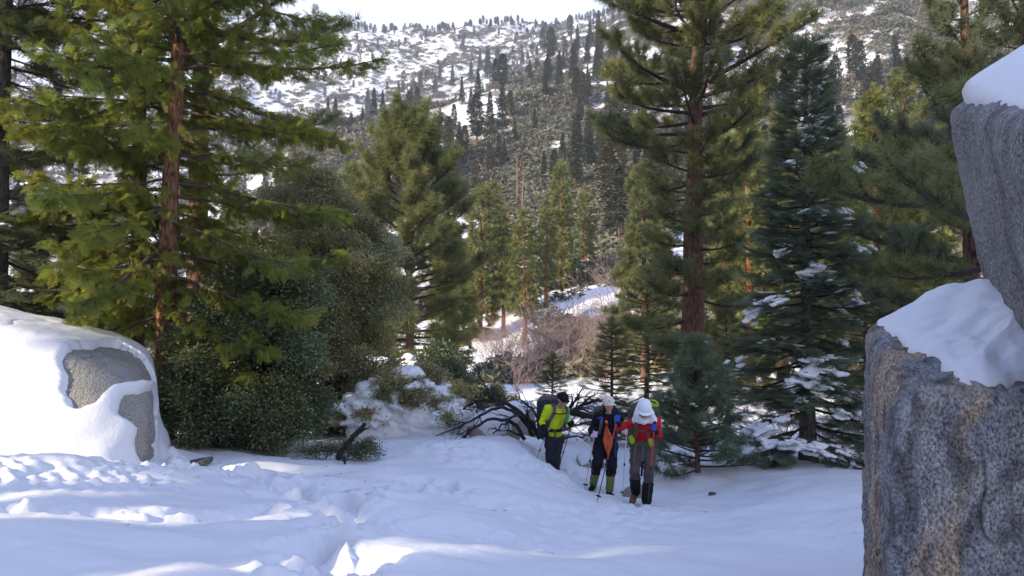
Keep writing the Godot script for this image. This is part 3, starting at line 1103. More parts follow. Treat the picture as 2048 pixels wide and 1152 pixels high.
	for q in [[1525, 615, 34], [1498, 640, 18], [1560, 600, 20], [1630, 742, 38], [1618, 772, 34], [1650, 768, 30], [1682, 790, 22], [1628, 722, 20], [1712, 598, 32], [1728, 612, 20], [1630, 540, 26], [1608, 548, 15], [1625, 283, 22], [1610, 250, 14], [1637, 175, 14], [1585, 325, 16], [1720, 340, 20], [1722, 500, 22], [1664, 555, 14], [1480, 720, 18], [1700, 690, 20], [1735, 800, 20], [1690, 830, 22], [1726, 830, 22], [1590, 890, 26], [1642, 897, 26], [1700, 922, 26], [1540, 880, 26], [1500, 860, 32], [1562, 840, 18], [1645, 258, 14], [1690, 420, 16], [1560, 505, 18], [1650, 420, 14]]:
		var fy := clampf((955.0 - q[1]) / 850.0, 0.0, 1.0)
		var half := lerpf(140.0, 25.0, fy)
		var off := clampf((q[0] - 1612.0) / half, -0.95, 0.95)
		var dd: float = 15.5 - half / F * 15.5 * sqrt(1.0 - off * off) * 0.85
		var bones := []
		for k in 8:
			var w := at(q[0] + rng.randfn() * q[2] * 0.5, q[1] + rng.randfn() * q[2] * 0.28, dd + rng.randfn() * 0.10) - o.position
			var tilt: Vector3 = Vector3(1, -off * 0.7 - 0.2 * rng.randf(), rng.randf_range(-0.3, 0.6)).normalized() * q[2] / F * 15.5 * rng.randf_range(0.15, 0.45)
			var rr: float = q[2] / F * 15.5 * rng.randf_range(0.18, 0.34)
			bones.append([w - tilt, w + tilt, rr, rr * 0.7, Vector3(off * 0.5, 1, 0.2), 1.9])
		field(sb, bones, 0.022, 0.06, [], [], 0.03)
	part("snow_load", sb.mesh(M.snow_plain), o, "stuff")
	p.merge({"seed": 10, "h": 13.0, "base": 1.6, "r0": 0.2, "len": 1.45, "gap": 0.1, "miss": 0.1, "leaf": M.needle_dark, "ts": 1.2}, true)
	g = conifer(p)
	o = plant(g, "fir_tree", "dark fir with snow on its branches, half cut off at the left edge", "tree", "", on_ground(-10, 13.8))
	snow_load(g, o, 0.2, 1.1, 92, Vector3(0.5, 0, 0.85))
	g.shelves = []
	plant(g, "fir_tree", "shaded fir standing behind the left-edge fir and the cedars", "tree", "", on_ground(150, 21.0), 0.55, 2.0)
	p.merge({"seed": 11, "h": 2.7, "base": 0.15, "r0": 0.05, "len": 0.75, "gap": 0.045, "miss": 0.05, "leaf": M.needle_pine, "ts": 0.75, "sublen": 0.4, "sub": 7.0}, true)
	var small := conifer(p)
	o = plant(small, "fir_tree", "small young fir with a slim leader behind the yellow-shirted hiker", "tree", "young firs behind the hikers", on_ground(1102, 19.0), 0.72)
	snow_load(small, o, 0.10, 0.6, 93)
	o = plant(small, "fir_tree", "young fir directly behind the cream-capped hiker", "tree", "young firs behind the hikers", on_ground(1222, 20.5), 1.15, 1.0)
	snow_load(small, o, 0.08, 0.6, 94)
	p.merge({"seed": 12, "h": 5.4, "base": 0.3, "r0": 0.1, "len": 1.35, "gap": 0.07, "leaf": M.needle_pine, "ts": 1.05, "sublen": 0.6, "sub": 5.5}, true)
	g = conifer(p)
	o = plant(g, "fir_tree", "green fir dusted with snow left of the ponderosa trunk", "tree", "", on_ground(1292, 23.5), 0.92, 0.4)
	snow_load(g, o, 0.16, 0.9, 95)
	o = plant(g, "fir_tree", "fir dusted with snow behind the red-jacketed hiker, right of the ponderosa trunk", "tree", "", on_ground(1455, 24.0), 0.75, 2.6)
	o = plant(g, "fir_tree", "low fir behind the snow-clumped fir and the streaked boulder", "tree", "", on_ground(1730, 20.0), 0.95, 4.6)
	snow_load(g, o, 0.12, 0.9, 96)
	# young pine right of the hikers
	p = pine.duplicate()
	p.merge({"seed": 13, "h": 2.45, "base": 0.05, "r0": 0.04, "len": 1.15, "shape": "cone", "gap": 0.035, "ts": 0.8, "sub": 7.5, "sublen": 0.35, "leaf": M.needle_blue, "pitch0": 0.0, "pitch1": 0.9, "thick": 0.8, "tn": 3}, true)
	g = conifer(p)
	o = plant(g, "pine_sapling", "young blue-green pine with snow on its lowest boughs right of the red-jacketed hiker", "tree", "", on_ground(1392, 14.6), 0.96)
	snow_load(g, o, 0.10, 0.8, 97)
	# middle-distance cedars
	p = cedar.duplicate()
	p.merge({"seed": 14, "h": 14.0, "base": 3.4, "r0": 0.26, "len": 1.6, "lean": Vector3(0.2, 0, 0), "gap": 0.14, "ts": 1.5, "sub": 6.0, "sublen": 0.8, "tn": 5, "tuft": L.cedar_far, "leaf": M.cedar_far, "bark": M.bark_red, "twigs": false, "miss": 0.1, "lmin": 0.5}, true)
	var ca := conifer(p)
	p.merge({"seed": 15, "h": 13.0, "base": 0.6, "r0": 0.25, "len": 1.5, "lean": Vector3(-0.2, 0, 0), "shape": "column"}, true)
	var cb := conifer(p)
	p.merge({"seed": 16, "h": 15.0, "base": 2.2, "r0": 0.3, "len": 3.0, "shape": "cone", "leaf": M.cedar_far, "gap": 0.13}, true)
	var cc := conifer(p)
	p.merge({"seed": 17, "h": 14.0, "base": 3.0, "r0": 0.28, "len": 2.6, "shape": "cone", "tuft": L.pine_far, "leaf": M.needle_pine, "ts": 1.7, "gap": 0.16, "up": 0.5, "bark": M.bark_pine}, true)
	var pf := conifer(p)
	# [prototype, foot px, foot py or -depth, top py, label]
	for a in [
			[cb, 905, -33.0, 440, "bright yellow-green cedar column right of the rounded pine", 0.0],
			[ca, 985, 640, 365, "cedar with dark red leaning trunk on the snowy bank", 1.0],
			[ca, 1007, 672, 430, "cedar with straight orange-red trunk at the top of the bare brush", 2.0],
			[ca, 1050, 690, 420, "full green cedar right of the orange-red trunk", 3.0],
			[ca, 1092, 615, 400, "cedar behind the full green one, reddish lower trunk showing", 0.7],
			[cb, 1122, 575, 322, "tall narrow olive cedar beside the steep snow chute", 4.0],
			[ca, 1172, 545, 372, "olive cedar on the right lip of the snow chute", 5.0],
			[cb, 960, -62.0, 372, "cedar with bare grey lower twigs behind the leaning red trunk", 2.5],
			[cc, 1755, -30.0, 185, "broad olive cone of a cedar right of the snow-clumped fir", 1.5],
			[cb, 1500, -38.0, 250, "yellow-green cedar close behind the ponderosa, right of its trunk", 1.1],
			[pf, 1565, -42.0, 215, "pine between the ponderosa and the snow-clumped fir", 2.2],
			[cb, 1448, -46.0, 260, "cedar just behind the ponderosa trunk", 3.7],
			[pf, 1290, -44.0, 330, "dark pine behind the ponderosa's left boughs", 5.2],
			[cc, 1850, -24.0, 300, "olive cedar between the dark pine and the broad cedar", 3.3],
			[pf, 1690, -48.0, 260, "pine behind the snow-clumped fir, to its right", 0.4],
			[pf, 700, -46.0, 330, "pine behind the pale oak left of the rounded pine", 1.9],
			[cc, 460, -38.0, 380, "cedar deep behind the two sunlit cedars", 4.4],
			[pf, 220, -34.0, 430, "pine seen through the two sunlit cedars", 0.9],
			[cc, 60, -30.0, 440, "cedar behind the left-edge fir", 2.8],
			[pf, 600, -40.0, 340, "pine rising behind the pale oak's left shoulder", 3.0],
			[cb, 1830, -40.0, 330, "yellowish cedar behind the dark pine by the boulder", 5.5]]:
		var foot: Vector3 = on_ground(a[1], -a[2]) if a[2] < 0 else ground_at(a[1], a[2], 26.0)
		var top := at(a[1], a[3], -foot.z).y
		var ph: float = {ca: 14.0, cb: 13.0, cc: 15.0, pf: 14.0}[a[0]]
		plant(a[0], "pine_tree" if a[0] == pf else "cedar_tree", a[4], "tree", "trees in the valley", foot, (top - foot.y) / ph, a[5])


# --- broad-leaved evergreens: lobes of leaf bunches on crooked stems

func broadleaf(lobes: Array, count: int, tuft: Mesh, size: float, sd: int, gap: float, stems: int, stem_r: float) -> Dictionary:
	rng.seed = sd
	var xf: Array[Transform3D] = []
	var cl := PackedColorArray()
	var wood := MB.new()
	var total := 0.0
	var main := lobes.duplicate()
	for l in main:
		var vol: float = pow(l[1].x * l[1].y * l[1].z, 0.3333)
		for k in int(10 + 26 * vol):
			var d := Vector3(rng.randfn(), rng.randfn() * 0.9 + 0.15, rng.randfn()).normalized()
			var p: Vector3 = l[0] + d * l[1] * rng.randf_range(0.72, 1.12)
			if p.y > 0.12:
				var q := rng.randf_range(0.13, 0.34) * minf(1.0, vol)
				lobes.append([p, Vector3(q * rng.randf_range(1.0, 1.7), q * rng.randf_range(0.6, 1.0), q * rng.randf_range(1.0, 1.5)), rng.randf_range(0.72, 1.3), rng.randf_range(-0.12, 0.16)])
	for l in lobes:
		total += (l[1].x * l[1].y + l[1].y * l[1].z + l[1].x * l[1].z) * (1.0 if l.size() > 2 else 0.35)
	var roots := []
	for k in stems:
		var l: Array = main[k % main.size()]
		var root := Vector3(rng.randfn() * 0.25, -0.2, rng.randfn() * 0.2)
		var tip: Vector3 = l[0] + Vector3(rng.randfn(), rng.randfn() * 0.6, rng.randfn()) * l[1] * 0.4
		tip.y = maxf(tip.y, 0.2)
		var bp := PackedVector3Array()
		var br := PackedFloat32Array()
		for j in 9:
			var t := j / 8.0
			bp.append(root.lerp(tip, t) + Vector3(noise_b.get_noise_2d(t * 2.0, k * 9.0), 0.4 * t * (1.0 - t), noise_b.get_noise_2d(t * 2.0 + 40.0, k * 9.0)) * 0.35 * t)
			br.append(stem_r * (1.0 - 0.8 * t) * rng.randf_range(0.9, 1.1))
		wood.tube(bp, br, 7, Color.WHITE, false)
		roots.append(bp)
	for l in lobes:
		var share: float = (l[1].x * l[1].y + l[1].y * l[1].z + l[1].x * l[1].z) * (1.0 if l.size() > 2 else 0.35) / total
		var lt: float = l[2] if l.size() > 2 else 0.8
		var lh: float = l[3] if l.size() > 2 else 0.0
		var made := 0
		while made < int(count * share):
			made += 1
			var d := Vector3(rng.randfn(), rng.randfn(), rng.randfn()).normalized()
			var r := pow(rng.randf(), 0.30) * (1.0 if l.size() > 2 else 0.85)
			r *= 1.0 + 0.28 * noise_a.get_noise_3dv(d * 1.7 + l[0] * 3.0)
			var pos: Vector3 = l[0] + d * l[1] * r
			if noise_a.get_noise_3dv(pos * 1.5 + Vector3(sd, 0, 0)) < gap or pos.y < 0.05:
				continue
			var b := Basis.from_euler(Vector3(rng.randf() * TAU, rng.randf() * TAU, 0)) * size * rng.randf_range(0.7, 1.25)
			b = b.scaled(Vector3(1, 0.85, 1))
			xf.append(Transform3D(b, pos))
			var tone := rng.randf_range(0.75, 1.2) * lt
			cl.append(Color(tone * (1.0 + lh), tone, tone * (0.95 - lh)))
			if rng.randf() < 0.06:
				var rp: PackedVector3Array = roots[rng.randi() % roots.size()]
				var q := rp[rng.randi_range(4, 8)]
				if q.distance_to(pos) < 1.6:
					wood.tube(PackedVector3Array([q, q.lerp(pos, 0.5) + Vector3(0, 0.08, 0), pos]), PackedFloat32Array([0.014, 0.009, 0.004]), 4, Color.WHITE, false)
	var mm := MultiMesh.new()
	mm.transform_format = MultiMesh.TRANSFORM_3D
	mm.use_colors = true
	mm.mesh = tuft
	mm.instance_count = xf.size()
	for k in xf.size():
		mm.set_instance_transform(k, xf[k])
		mm.set_instance_color(k, cl[k])
	return {"wood": wood, "tufts": mm, "lobes": main}


func bush(g: Dictionary, called: String, label: String, category: String, pos: Vector3, bark: Material) -> Node3D:
	var o := thing(called, label, category, pos)
	part("stems", g.wood.mesh(bark), o)
	var c := MultiMeshInstance3D.new()
	c.name = "foliage"
	c.multimesh = g.tufts
	c.set_meta("kind", "stuff")
	o.add_child(c)
	return o


# snow caught on the upper side of a bush
func bush_snow(g: Dictionary, o: Node3D, count: int, size: float, sd: int, low: float, bunch: float, flat := 0.6, mound := []) -> void:
	rng.seed = sd
	var mb := MB.new()
	var bones: Array = mound.duplicate()
	var made := 0
	while made < count:
		made += 1
		var l: Array = g.lobes[rng.randi() % g.lobes.size()]
		var d := Vector3(rng.randfn(), absf(rng.randfn()) + low, rng.randfn() + 0.25).normalized()
		var pos: Vector3 = l[0] + d * l[1] * 0.98
		if noise_b.get_noise_3dv(pos * 1.6 + Vector3(sd, 0, 0)) < bunch:
			continue
		var tl := Vector3(rng.randfn(), rng.randfn() * 0.2 - 0.1, rng.randfn()).normalized() * size * rng.randf_range(0.2, 0.9)
		var rr := size * rng.randf_range(0.45, 1.0)
		bones.append([pos - tl, pos + tl, rr, rr * 0.75, Vector3(0, 1, 0.15), 1.0 / flat])
	field(mb, bones, maxf(0.022, size * 0.22), size * 0.5, [], [], size * 0.22)
	part("snow_load", mb.mesh(M.snow_plain), o, "stuff")


# a leafless shrub: stems that fork and fork again
func bare_shrub(sd: int, h: float, stems: int, r: float) -> MB:
	rng.seed = sd
	var mb := MB.new()
	for k in stems:
		var az := rng.randf() * TAU
		var tilt := rng.randf_range(0.1, 0.75)
		fork(mb, Vector3(rng.randfn() * 0.15, -0.1, rng.randfn() * 0.15), Vector3(cos(az) * sin(tilt), cos(tilt), sin(az) * sin(tilt)), h * rng.randf_range(0.3, 0.5), r, 0, 4)
	return mb


func fork(mb: MB, a: Vector3, dir: Vector3, l: float, r: float, depth: int, most: int) -> void:
	var m := a + dir * l * 0.5 + Vector3(rng.randfn(), rng.randfn(), rng.randfn()) * l * 0.05
	var e := a + dir * l + Vector3(rng.randfn(), rng.randfn() + 0.4, rng.randfn()) * l * 0.08
	mb.tube(PackedVector3Array([a, m, e]), PackedFloat32Array([r, r * 0.85, r * 0.7]), 3 if depth > 1 else 5, Color.WHITE, false)
	if depth >= most:
		return
	for k in (2 if rng.randf() < 0.6 else 3):
		var nd := (dir + Vector3(rng.randfn(), rng.randfn() * 0.7 + 0.15, rng.randfn()) * 0.42).normalized()
		fork(mb, e if k < 2 else m, nd, l * rng.randf_range(0.55, 0.85), r * 0.62, depth + 1, most)


# a charred limb through photograph pixels [px, py, depth], with crooked side twigs
func limb(mb: MB, way: Array, r0: float, r1: float, twigs: float, len: float, up: float) -> void:
	var c := Curve3D.new()
	for q in way:
		c.add_point(at(q[0], q[1], q[2]))
	var raw := PackedVector3Array()
	for q in way:
		raw.append(at(q[0], q[1], q[2]))
	var p := PackedVector3Array()
	var rr := PackedFloat32Array()
	var n := (way.size() - 1) * 5
	for k in n + 1:
		var f := float(k) / n * (way.size() - 1)
		var i0 := mini(int(f), way.size() - 2)
		var t := f - i0
		var q := Vector3.ZERO
		for ax in 3:
			q[ax] = catmull(raw[maxi(i0 - 1, 0)][ax], raw[i0][ax], raw[i0 + 1][ax], raw[mini(i0 + 2, raw.size() - 1)][ax], t)
		p.append(q + Vector3(rng.randfn(), rng.randfn(), rng.randfn()) * 0.008)
		rr.append(lerpf(r0, r1, float(k) / n) * rng.randf_range(0.85, 1.15))
	mb.tube(p, rr, 7)
	var total := c.get_baked_length()
	for k in int(total * twigs):
		var q := rng.randi_range(2, n - 1)
		var tan := (p[q + 1] - p[q - 1]).normalized()
		var d := (tan * 0.6 + Vector3(rng.randfn() * 0.5, rng.randfn() * 0.4 + up, rng.randfn() * 0.5)).normalized()
		crook(mb, p[q], d, len * rng.randf_range(0.5, 1.2), rr[q] * 0.6, 0)


func crook(mb: MB, a: Vector3, dir: Vector3, l: float, r: float, depth: int) -> void:
	var p := PackedVector3Array([a])
	var rr := PackedFloat32Array([r])
	var d := dir
	for k in 4:
		d = (d + Vector3(rng.randfn(), rng.randfn(), rng.randfn()) * 0.28).normalized()
		p.append(p[k] + d * l * 0.25)
		rr.append(maxf(0.003, r * (1.0 - 0.2 * (k + 1))))
		if depth < 2 and rng.randf() < 0.55:
			crook(mb, p[k + 1], (d + Vector3(rng.randfn(), rng.randfn() + 0.1, rng.randfn()) * 0.7).normalized(), l * 0.55, r * 0.6, depth + 1)
	mb.tube(p, rr, 4, Color.WHITE, false)


func make_shrubs() -> void:
	var V := func(x: float, y: float, z: float) -> Vector3: return Vector3(x, y, z)
	# live oaks
	var g := broadleaf([[V.call(0, 1.35, 0), V.call(1.1, 1.2, 0.95)], [V.call(0.65, 0.4, 0.25), V.call(0.6, 0.42, 0.6)], [V.call(-0.75, 1.0, 0.1), V.call(0.75, 1.05, 0.75)], [V.call(0.15, 2.3, -0.2), V.call(1.0, 0.95, 0.9)], [V.call(0.1, 0.5, 0.5), V.call(1.2, 0.5, 0.5)]], 7000, L.oak, 1.15, 201, -0.3, 9, 0.05)
	bush(g, "oak_bush", "big dark green live oak bush right of the boulder with branches down to the snow", "bush", on_ground(505, 13.6), M.bark_grey)
	g = broadleaf([[V.call(-0.15, 1.3, 0), V.call(1.3, 1.3, 1.1)], [V.call(-0.3, 3.0, 0), V.call(1.25, 1.3, 1.0)], [V.call(0.55, 2.4, 0.2), V.call(1.0, 1.5, 0.9)], [V.call(-0.45, 4.7, 0), V.call(0.85, 1.25, 0.8)], [V.call(0.7, 3.6, -0.2), V.call(0.8, 1.0, 0.7)]], 9000, L.oak_pale, 1.15, 202, -0.3, 8, 0.075)
	var o := bush(g, "oak_tree", "tall grey-green live oak behind the big dark bush, left of the rounded pine", "tree", on_ground(665, 17.2), M.bark_grey)
	bush_snow(g, o, 40, 0.07, 212, 0.0, 0.2, 0.5)
	g = broadleaf([[V.call(0, 1.1, 0), V.call(1.15, 1.1, 0.9)], [V.call(0.6, 0.6, 0.2), V.call(0.9, 0.7, 0.7)], [V.call(-0.7, 0.7, 0.2), V.call(0.8, 0.7, 0.7)]], 4400, L.oak, 1.35, 203, -0.26, 6, 0.05)
	o = bush(g, "oak_bush", "dark oak bush with clumps of snow on its left side, below the rounded pine", "bush", on_ground(848, 21.0), M.bark_grey)
	bush_snow(g, o, 70, 0.09, 213, -0.2, 0.15, 0.5)
	rng.seed = 9
	var lump := MB.new()
	var lb := []
	for q in [[820, 712, 20], [822, 728, 24], [800, 738, 17], [812, 742, 22], [778, 742, 14], [765, 748, 16], [793, 748, 18], [735, 752, 13], [830, 722, 12], [806, 728, 16]]:
		var w := at(q[0], q[1], 20.1) - o.position
		var rr: float = q[2] * 0.42 / F * 20.1
		lb.append([w + Vector3(-rr * 0.6, 0, 0), w + Vector3(rr * 0.5, -rr * 0.3, rr * 0.4), rr, rr * 0.8, Vector3.UP, 1.35])
	field(lump, lb, 0.03, 0.08, [], [], 0.04)
	part("snow_clump", lump.mesh(M.snow_plain), o, "stuff")
	g = broadleaf([[V.call(0, 0.55, 0), V.call(0.65, 0.6, 0.55)]], 1500, L.oak_pale, 1.1, 204, -0.4, 4, 0.03)
	o = bush(g, "oak_bush", "small rounded evergreen bush left of the bare brush, above the snow-capped rock", "bush", on_ground(980, 23.5), M.bark_grey)
	bush_snow(g, o, 16, 0.07, 214, 0.0, 0.0)
	# the bush bowed under snow
	g = broadleaf([[V.call(0.1, 0.55, 0), V.call(0.85, 0.55, 0.6)], [V.call(0.75, 0.3, 0.1), V.call(0.5, 0.38, 0.45)], [V.call(-0.45, 0.3, 0.1), V.call(0.6, 0.4, 0.5)]], 3000, L.oak_pale, 0.9, 205, -0.5, 6, 0.03)
	o = bush(g, "snowy_bush", "low bush bowed under a thick quilt of snow beside the dead branches", "bush", on_ground(798, 16.2), M.bark_grey)
	o.scale = Vector3.ONE * 1.18
	bush_snow(g, o, 420, 0.12, 215, -0.15, -0.45, 0.65, [[V.call(-0.5, 0.1, 0.25), V.call(0.7, 0.1, 0.25), 0.34, 0.3], [V.call(-0.2, 0.55, 0.1), V.call(0.45, 0.6, 0.1), 0.36, 0.33], [V.call(0.3, 0.3, 0.35), V.call(0.95, 0.2, 0.2), 0.28, 0.24], [V.call(-0.6, 0.3, 0.2), V.call(-0.1, 0.4, 0.3), 0.22, 0.25]])
	g = broadleaf([[V.call(0, 0.4, 0), V.call(0.6, 0.42, 0.5)]], 1300, L.oak_pale, 0.9, 206, -0.5, 4, 0.03)
	o = bush(g, "snowy_bush", "grey-green bush lightly covered by snow left of the quilted one", "bush", on_ground(700, 17.6), M.bark_grey)
	bush_snow(g, o, 40, 0.11, 216, 0.0, 0.0, 0.6)
	g = broadleaf([[V.call(0, 0.14, 0), V.call(0.6, 0.12, 0.3)], [V.call(-0.5, 0.12, 0.1), V.call(0.3, 0.2, 0.3)]], 300, L.oak, 0.75, 207, -0.1, 4, 0.015)
	bush(g, "leafy_sprig", "low leafy sprigs poking from the snow around the black stub", "bush", on_ground(705, 12.8), M.twig)
	# bare brush in the gully
	var variants := []
	for k in 4:
		variants.append(bare_shrub(301 + k, 2.6, 13, 0.020))
	var meshes := [variants[0].mesh(M.twig_pink), variants[1].mesh(M.twig_pink), variants[2].mesh(M.twig_grey), variants[3].mesh(M.twig_pink)]
	rng.seed = 310
	var spots := [[975, 745, 0.8], [1005, 752, 0.9], [1040, 760, 1.0], [1075, 765, 1.15], [1105, 760, 1.2], [1140, 752, 1.2], [1170, 748, 1.15], [1195, 735, 1.0], [1060, 735, 1.1], [1095, 728, 1.2], [1130, 715, 1.2], [1160, 705, 1.1], [1015, 725, 0.9], [985, 715, 0.8], [1185, 690, 1.0], [1215, 700, 1.1], [1245, 655, 1.3], [1275, 640, 1.3], [1120, 775, 0.8], [1035, 782, 0.7], [1255, 690, 1.1], [1205, 772, 0.8]]
	for k in spots.size():
		var f := ground_at(spots[k][0], spots[k][1], 25.0)
		var row := "foot of the gully brush" if spots[k][1] > 755 else "middle of the gully brush" if spots[k][1] > 722 else "upper edge of the gully brush"
		var col := "below the leaning red trunk" if spots[k][0] < 1000 else "below the orange-red trunk" if spots[k][0] < 1050 else "above the yellow-shirted hiker" if spots[k][0] < 1125 else "below the snow chute" if spots[k][0] < 1190 else "left of the ponderosa"
		var m := thing("bare_shrub", ["pinkish", "pinkish", "greyish", "pinkish"][k % 4] + " leafless shrub, " + row + ", " + col, "shrub", f, "leafless brush in the gully", rng.randf() * TAU)
		m.scale = Vector3.ONE * spots[k][2] * 0.82 * (-f.z / 36.0)
		part("stems", meshes[k % 4], m)
	for q in [[1790, 17.0, 0.95, "reddish leafless shrub between the snow-clumped fir and the boulder"], [1770, 21.0, 1.1, "reddish leafless shrub farther back, left of the boulder's top"], [1560, 21.0, 0.7, "pale leafless twigs seen under the snow-clumped fir's left boughs"], [1680, 18.5, 0.6, "pale leafless twigs seen under the snow-clumped fir's right boughs"]]:
		var m := thing("bare_shrub", q[3], "shrub", on_ground(q[0], q[1]), "", q[0] * 0.1)
		m.scale = Vector3.ONE * q[2]
		part("stems", meshes[int(q[0]) % 2], m)


func make_debris() -> void:
	rng.seed = 400
	# the charred fallen branches left of and behind the yellow-shirted hiker
	var mb := MB.new()
	limb(mb, [[1078, 872, 15.1], [1052, 838, 15.2], [1015, 808, 15.3], [975, 800, 15.5], [935, 812, 15.6], [905, 842, 15.5]], 0.055, 0.012, 6.0, 0.5, 0.2)
	limb(mb, [[1066, 872, 15.2], [1040, 832, 15.0], [1000, 815, 14.9], [960, 832, 14.8], [915, 855, 14.7], [872, 872, 14.6]], 0.045, 0.009, 5.0, 0.45, 0.1)
	limb(mb, [[1050, 880, 14.9], [1030, 850, 14.9], [985, 838, 14.8], [945, 860, 14.7], [930, 876, 14.7]], 0.04, 0.015, 5.0, 0.4, 0.3)
	limb(mb, [[1078, 876, 15.0], [1072, 830, 15.3], [1048, 805, 15.5], [1030, 790, 15.6]], 0.035, 0.008, 7.0, 0.4, 0.5)
	limb(mb, [[1090, 878, 15.1], [1076, 868, 15.1], [1060, 845, 15.0], [1035, 830, 14.8], [1005, 850, 14.6], [985, 868, 14.5]], 0.05, 0.01, 5.0, 0.4, 0.0)
	var o := thing("dead_branch", "charred fallen branch with many crooked twigs left of the yellow-shirted hiker", "branch", at(1078, 876, 15.0))
	for k in mb.v.size():
		mb.v[k] -= o.position
	part("limbs", mb.mesh(M.charred), o)
	mb = MB.new()
	limb(mb, [[1085, 878, 15.4], [1125, 862, 15.5], [1160, 848, 15.7], [1192, 850, 15.8]], 0.03, 0.006, 8.0, 0.5, 0.1)
	limb(mb, [[1100, 884, 15.3], [1130, 840, 15.6], [1150, 822, 15.8], [1165, 818, 16.0]], 0.025, 0.006, 9.0, 0.5, 0.3)
	limb(mb, [[1110, 886, 15.3], [1150, 872, 15.4], [1178, 880, 15.4]], 0.025, 0.006, 9.0, 0.4, 0.5)
	o = thing("dead_branch", "thin charred twigs between the yellow-shirted and the cream-capped hiker", "branch", at(1100, 884, 15.3))
	for k in mb.v.size():
		mb.v[k] -= o.position
	part("limbs", mb.mesh(M.charred), o)
	mb = MB.new()
	limb(mb, [[1128, 820, 19.4], [1150, 826, 19.4], [1185, 834, 19.3], [1215, 838, 19.2]], 0.09, 0.06, 3.0, 0.5, 0.4)
	limb(mb, [[1140, 822, 19.8], [1170, 808, 19.9], [1200, 798, 20.0]], 0.05, 0.03, 5.0, 0.5, 0.5)
	o = thing("fallen_log", "dark fallen log with broken limbs on the snow behind the hikers", "log", at(1150, 826, 19.4))
	for k in mb.v.size():
		mb.v[k] -= o.position
	part("limbs", mb.mesh(M.charred), o)
	# the black stub standing in the snow by the oak bush
	mb = MB.new()
	limb(mb, [[676, 918, 12.35], [692, 890, 12.35], [712, 868, 12.35], [730, 848, 12.35]], 0.055, 0.035, 1.5, 0.3, 0.2)
	limb(mb, [[683, 905, 12.3], [686, 918, 12.2], [692, 928, 12.15]], 0.03, 0.012, 2.0, 0.2, 0.0)
	limb(mb, [[694, 890, 12.3], [697, 905, 12.2], [694, 922, 12.1]], 0.02, 0.008, 2.0, 0.2, 0.0)
	limb(mb, [[716, 864, 12.35], [728, 860, 12.3], [738, 856, 12.3]], 0.022, 0.012, 0.0, 0.2, 0.0)
	o = thing("branch_stub", "black broken branch stub slanting up from the snow beside the oak bush", "branch", at(680, 915, 12.35))
	for k in mb.v.size():
		mb.v[k] -= o.position
	part("limbs", mb.mesh(M.charred), o)
	# bits of bark, needles and twigs lying on the snow
	var bit := MB.new()
	for k in 4:
		var b := Vector3(rng.randfn() * 0.02, 0.004, rng.randfn() * 0.02)
		var e := b + Vector3(rng.randfn(), 0.1, rng.randfn()).normalized() * rng.randf_range(0.02, 0.09)
		bit.tube(PackedVector3Array([b, b.lerp(e, 0.5) + Vector3(0, 0.006, 0), e]), PackedFloat32Array([0.003, 0.003, 0.0015]), 3, Color.WHITE, false)
	var lm := MultiMesh.new()
	lm.transform_format = MultiMesh.TRANSFORM_3D
	lm.mesh = bit.mesh(M.twig)
	lm.instance_count = 200
	for k in 200:
		var bx := rng.randf_range(-10.0, 8.0)
		var bz := -rng.randf_range(4.5, 17.0)
		if k < 120:
			bx = rng.randf_range(-8.0, -2.0)
			bz = -rng.randf_range(9.0, 14.5)
		lm.set_instance_transform(k, Transform3D(Basis(Vector3.UP, rng.randf() * TAU) * rng.randf_range(0.25, 0.7), Vector3(bx, near_height(bx, bz), bz)))
	var litter := MultiMeshInstance3D.new()
	litter.name = "twig_litter"
	litter.multimesh = lm
	add_child(litter)
	tag(litter, "scattered needles, bark bits and twigs lying on the snow", "litter", "", "stuff")
	# small boulders and stones
	var plain := func(q: Vector3, nz: float, ridge: float) -> Color: return Color(0.42, 0.41, 0.40).lerp(Color(0.6, 0.58, 0.54), 0.5 + 0.5 * nz)
	var tan_tone := func(q: Vector3, nz: float, ridge: float) -> Color: return Color(0.5, 0.44, 0.36).lerp(Color(0.66, 0.6, 0.5), 0.5 + 0.5 * nz)
	var dark := func(q: Vector3, nz: float, ridge: float) -> Color: return Color(0.16, 0.16, 0.17)
	var stone := func(called: String, label: String, pos: Vector3, r: Vector3, tone: Callable, sd: float, cap: float, turn: float) -> void:
		rng.seed = int(sd * 10.0)
		var planes := []
		for k in 11:
			var n := Vector3(rng.randfn(), rng.randfn(), rng.randfn()).normalized()
			planes.append([n, rng.randf_range(0.75, 1.0)])
		for ax in [Vector3.RIGHT, Vector3.LEFT, Vector3.UP, Vector3.DOWN, Vector3.BACK, Vector3.FORWARD]:
			planes.append([ax, 0.92])
		var rock := rock_shape(planes, 16.0, 56, 36, 0.05, 1.6, 0.8, Vector3(sd, 0, 0), tone)
		var soft := rock_shape(planes, 9.0, 44, 30, 0.03, 1.2, 0.8, Vector3(sd, 0, 0), tone)
		for mm in [rock, soft]:
			for k in mm.v.size():
				mm.v[k] *= r
			mm.smooth_normals()
		var snow: MB = null
		if cap > 0.0:
			snow = snow_shape(soft, func(p: Vector3, n: Vector3) -> float: return -0.03 + smoothstep(0.15, 0.55, n.y + 0.25 * noise_a.get_noise_3dv(p * 3.0)) * cap)
		var b := boulder(called, label, pos, rock, snow, M.granite_far)
		b.rotation.y = turn
		b.set_meta("category", "rock")
	stone.call("boulder", "grey angular boulder with a cap of snow behind the charred branch", on_ground(1040, 18.6) + Vector3(0, 0.22, 0), Vector3(0.48, 0.42, 0.5), plain, 4.1, 0.2, 0.4)
	stone.call("boulder", "rounded rock almost buried by snow under the charred branch, tan side showing", on_ground(985, 15.6) + Vector3(0, 0.08, 0), Vector3(0.62, 0.40, 0.5), tan_tone, 5.3, 0.13, 1.0)
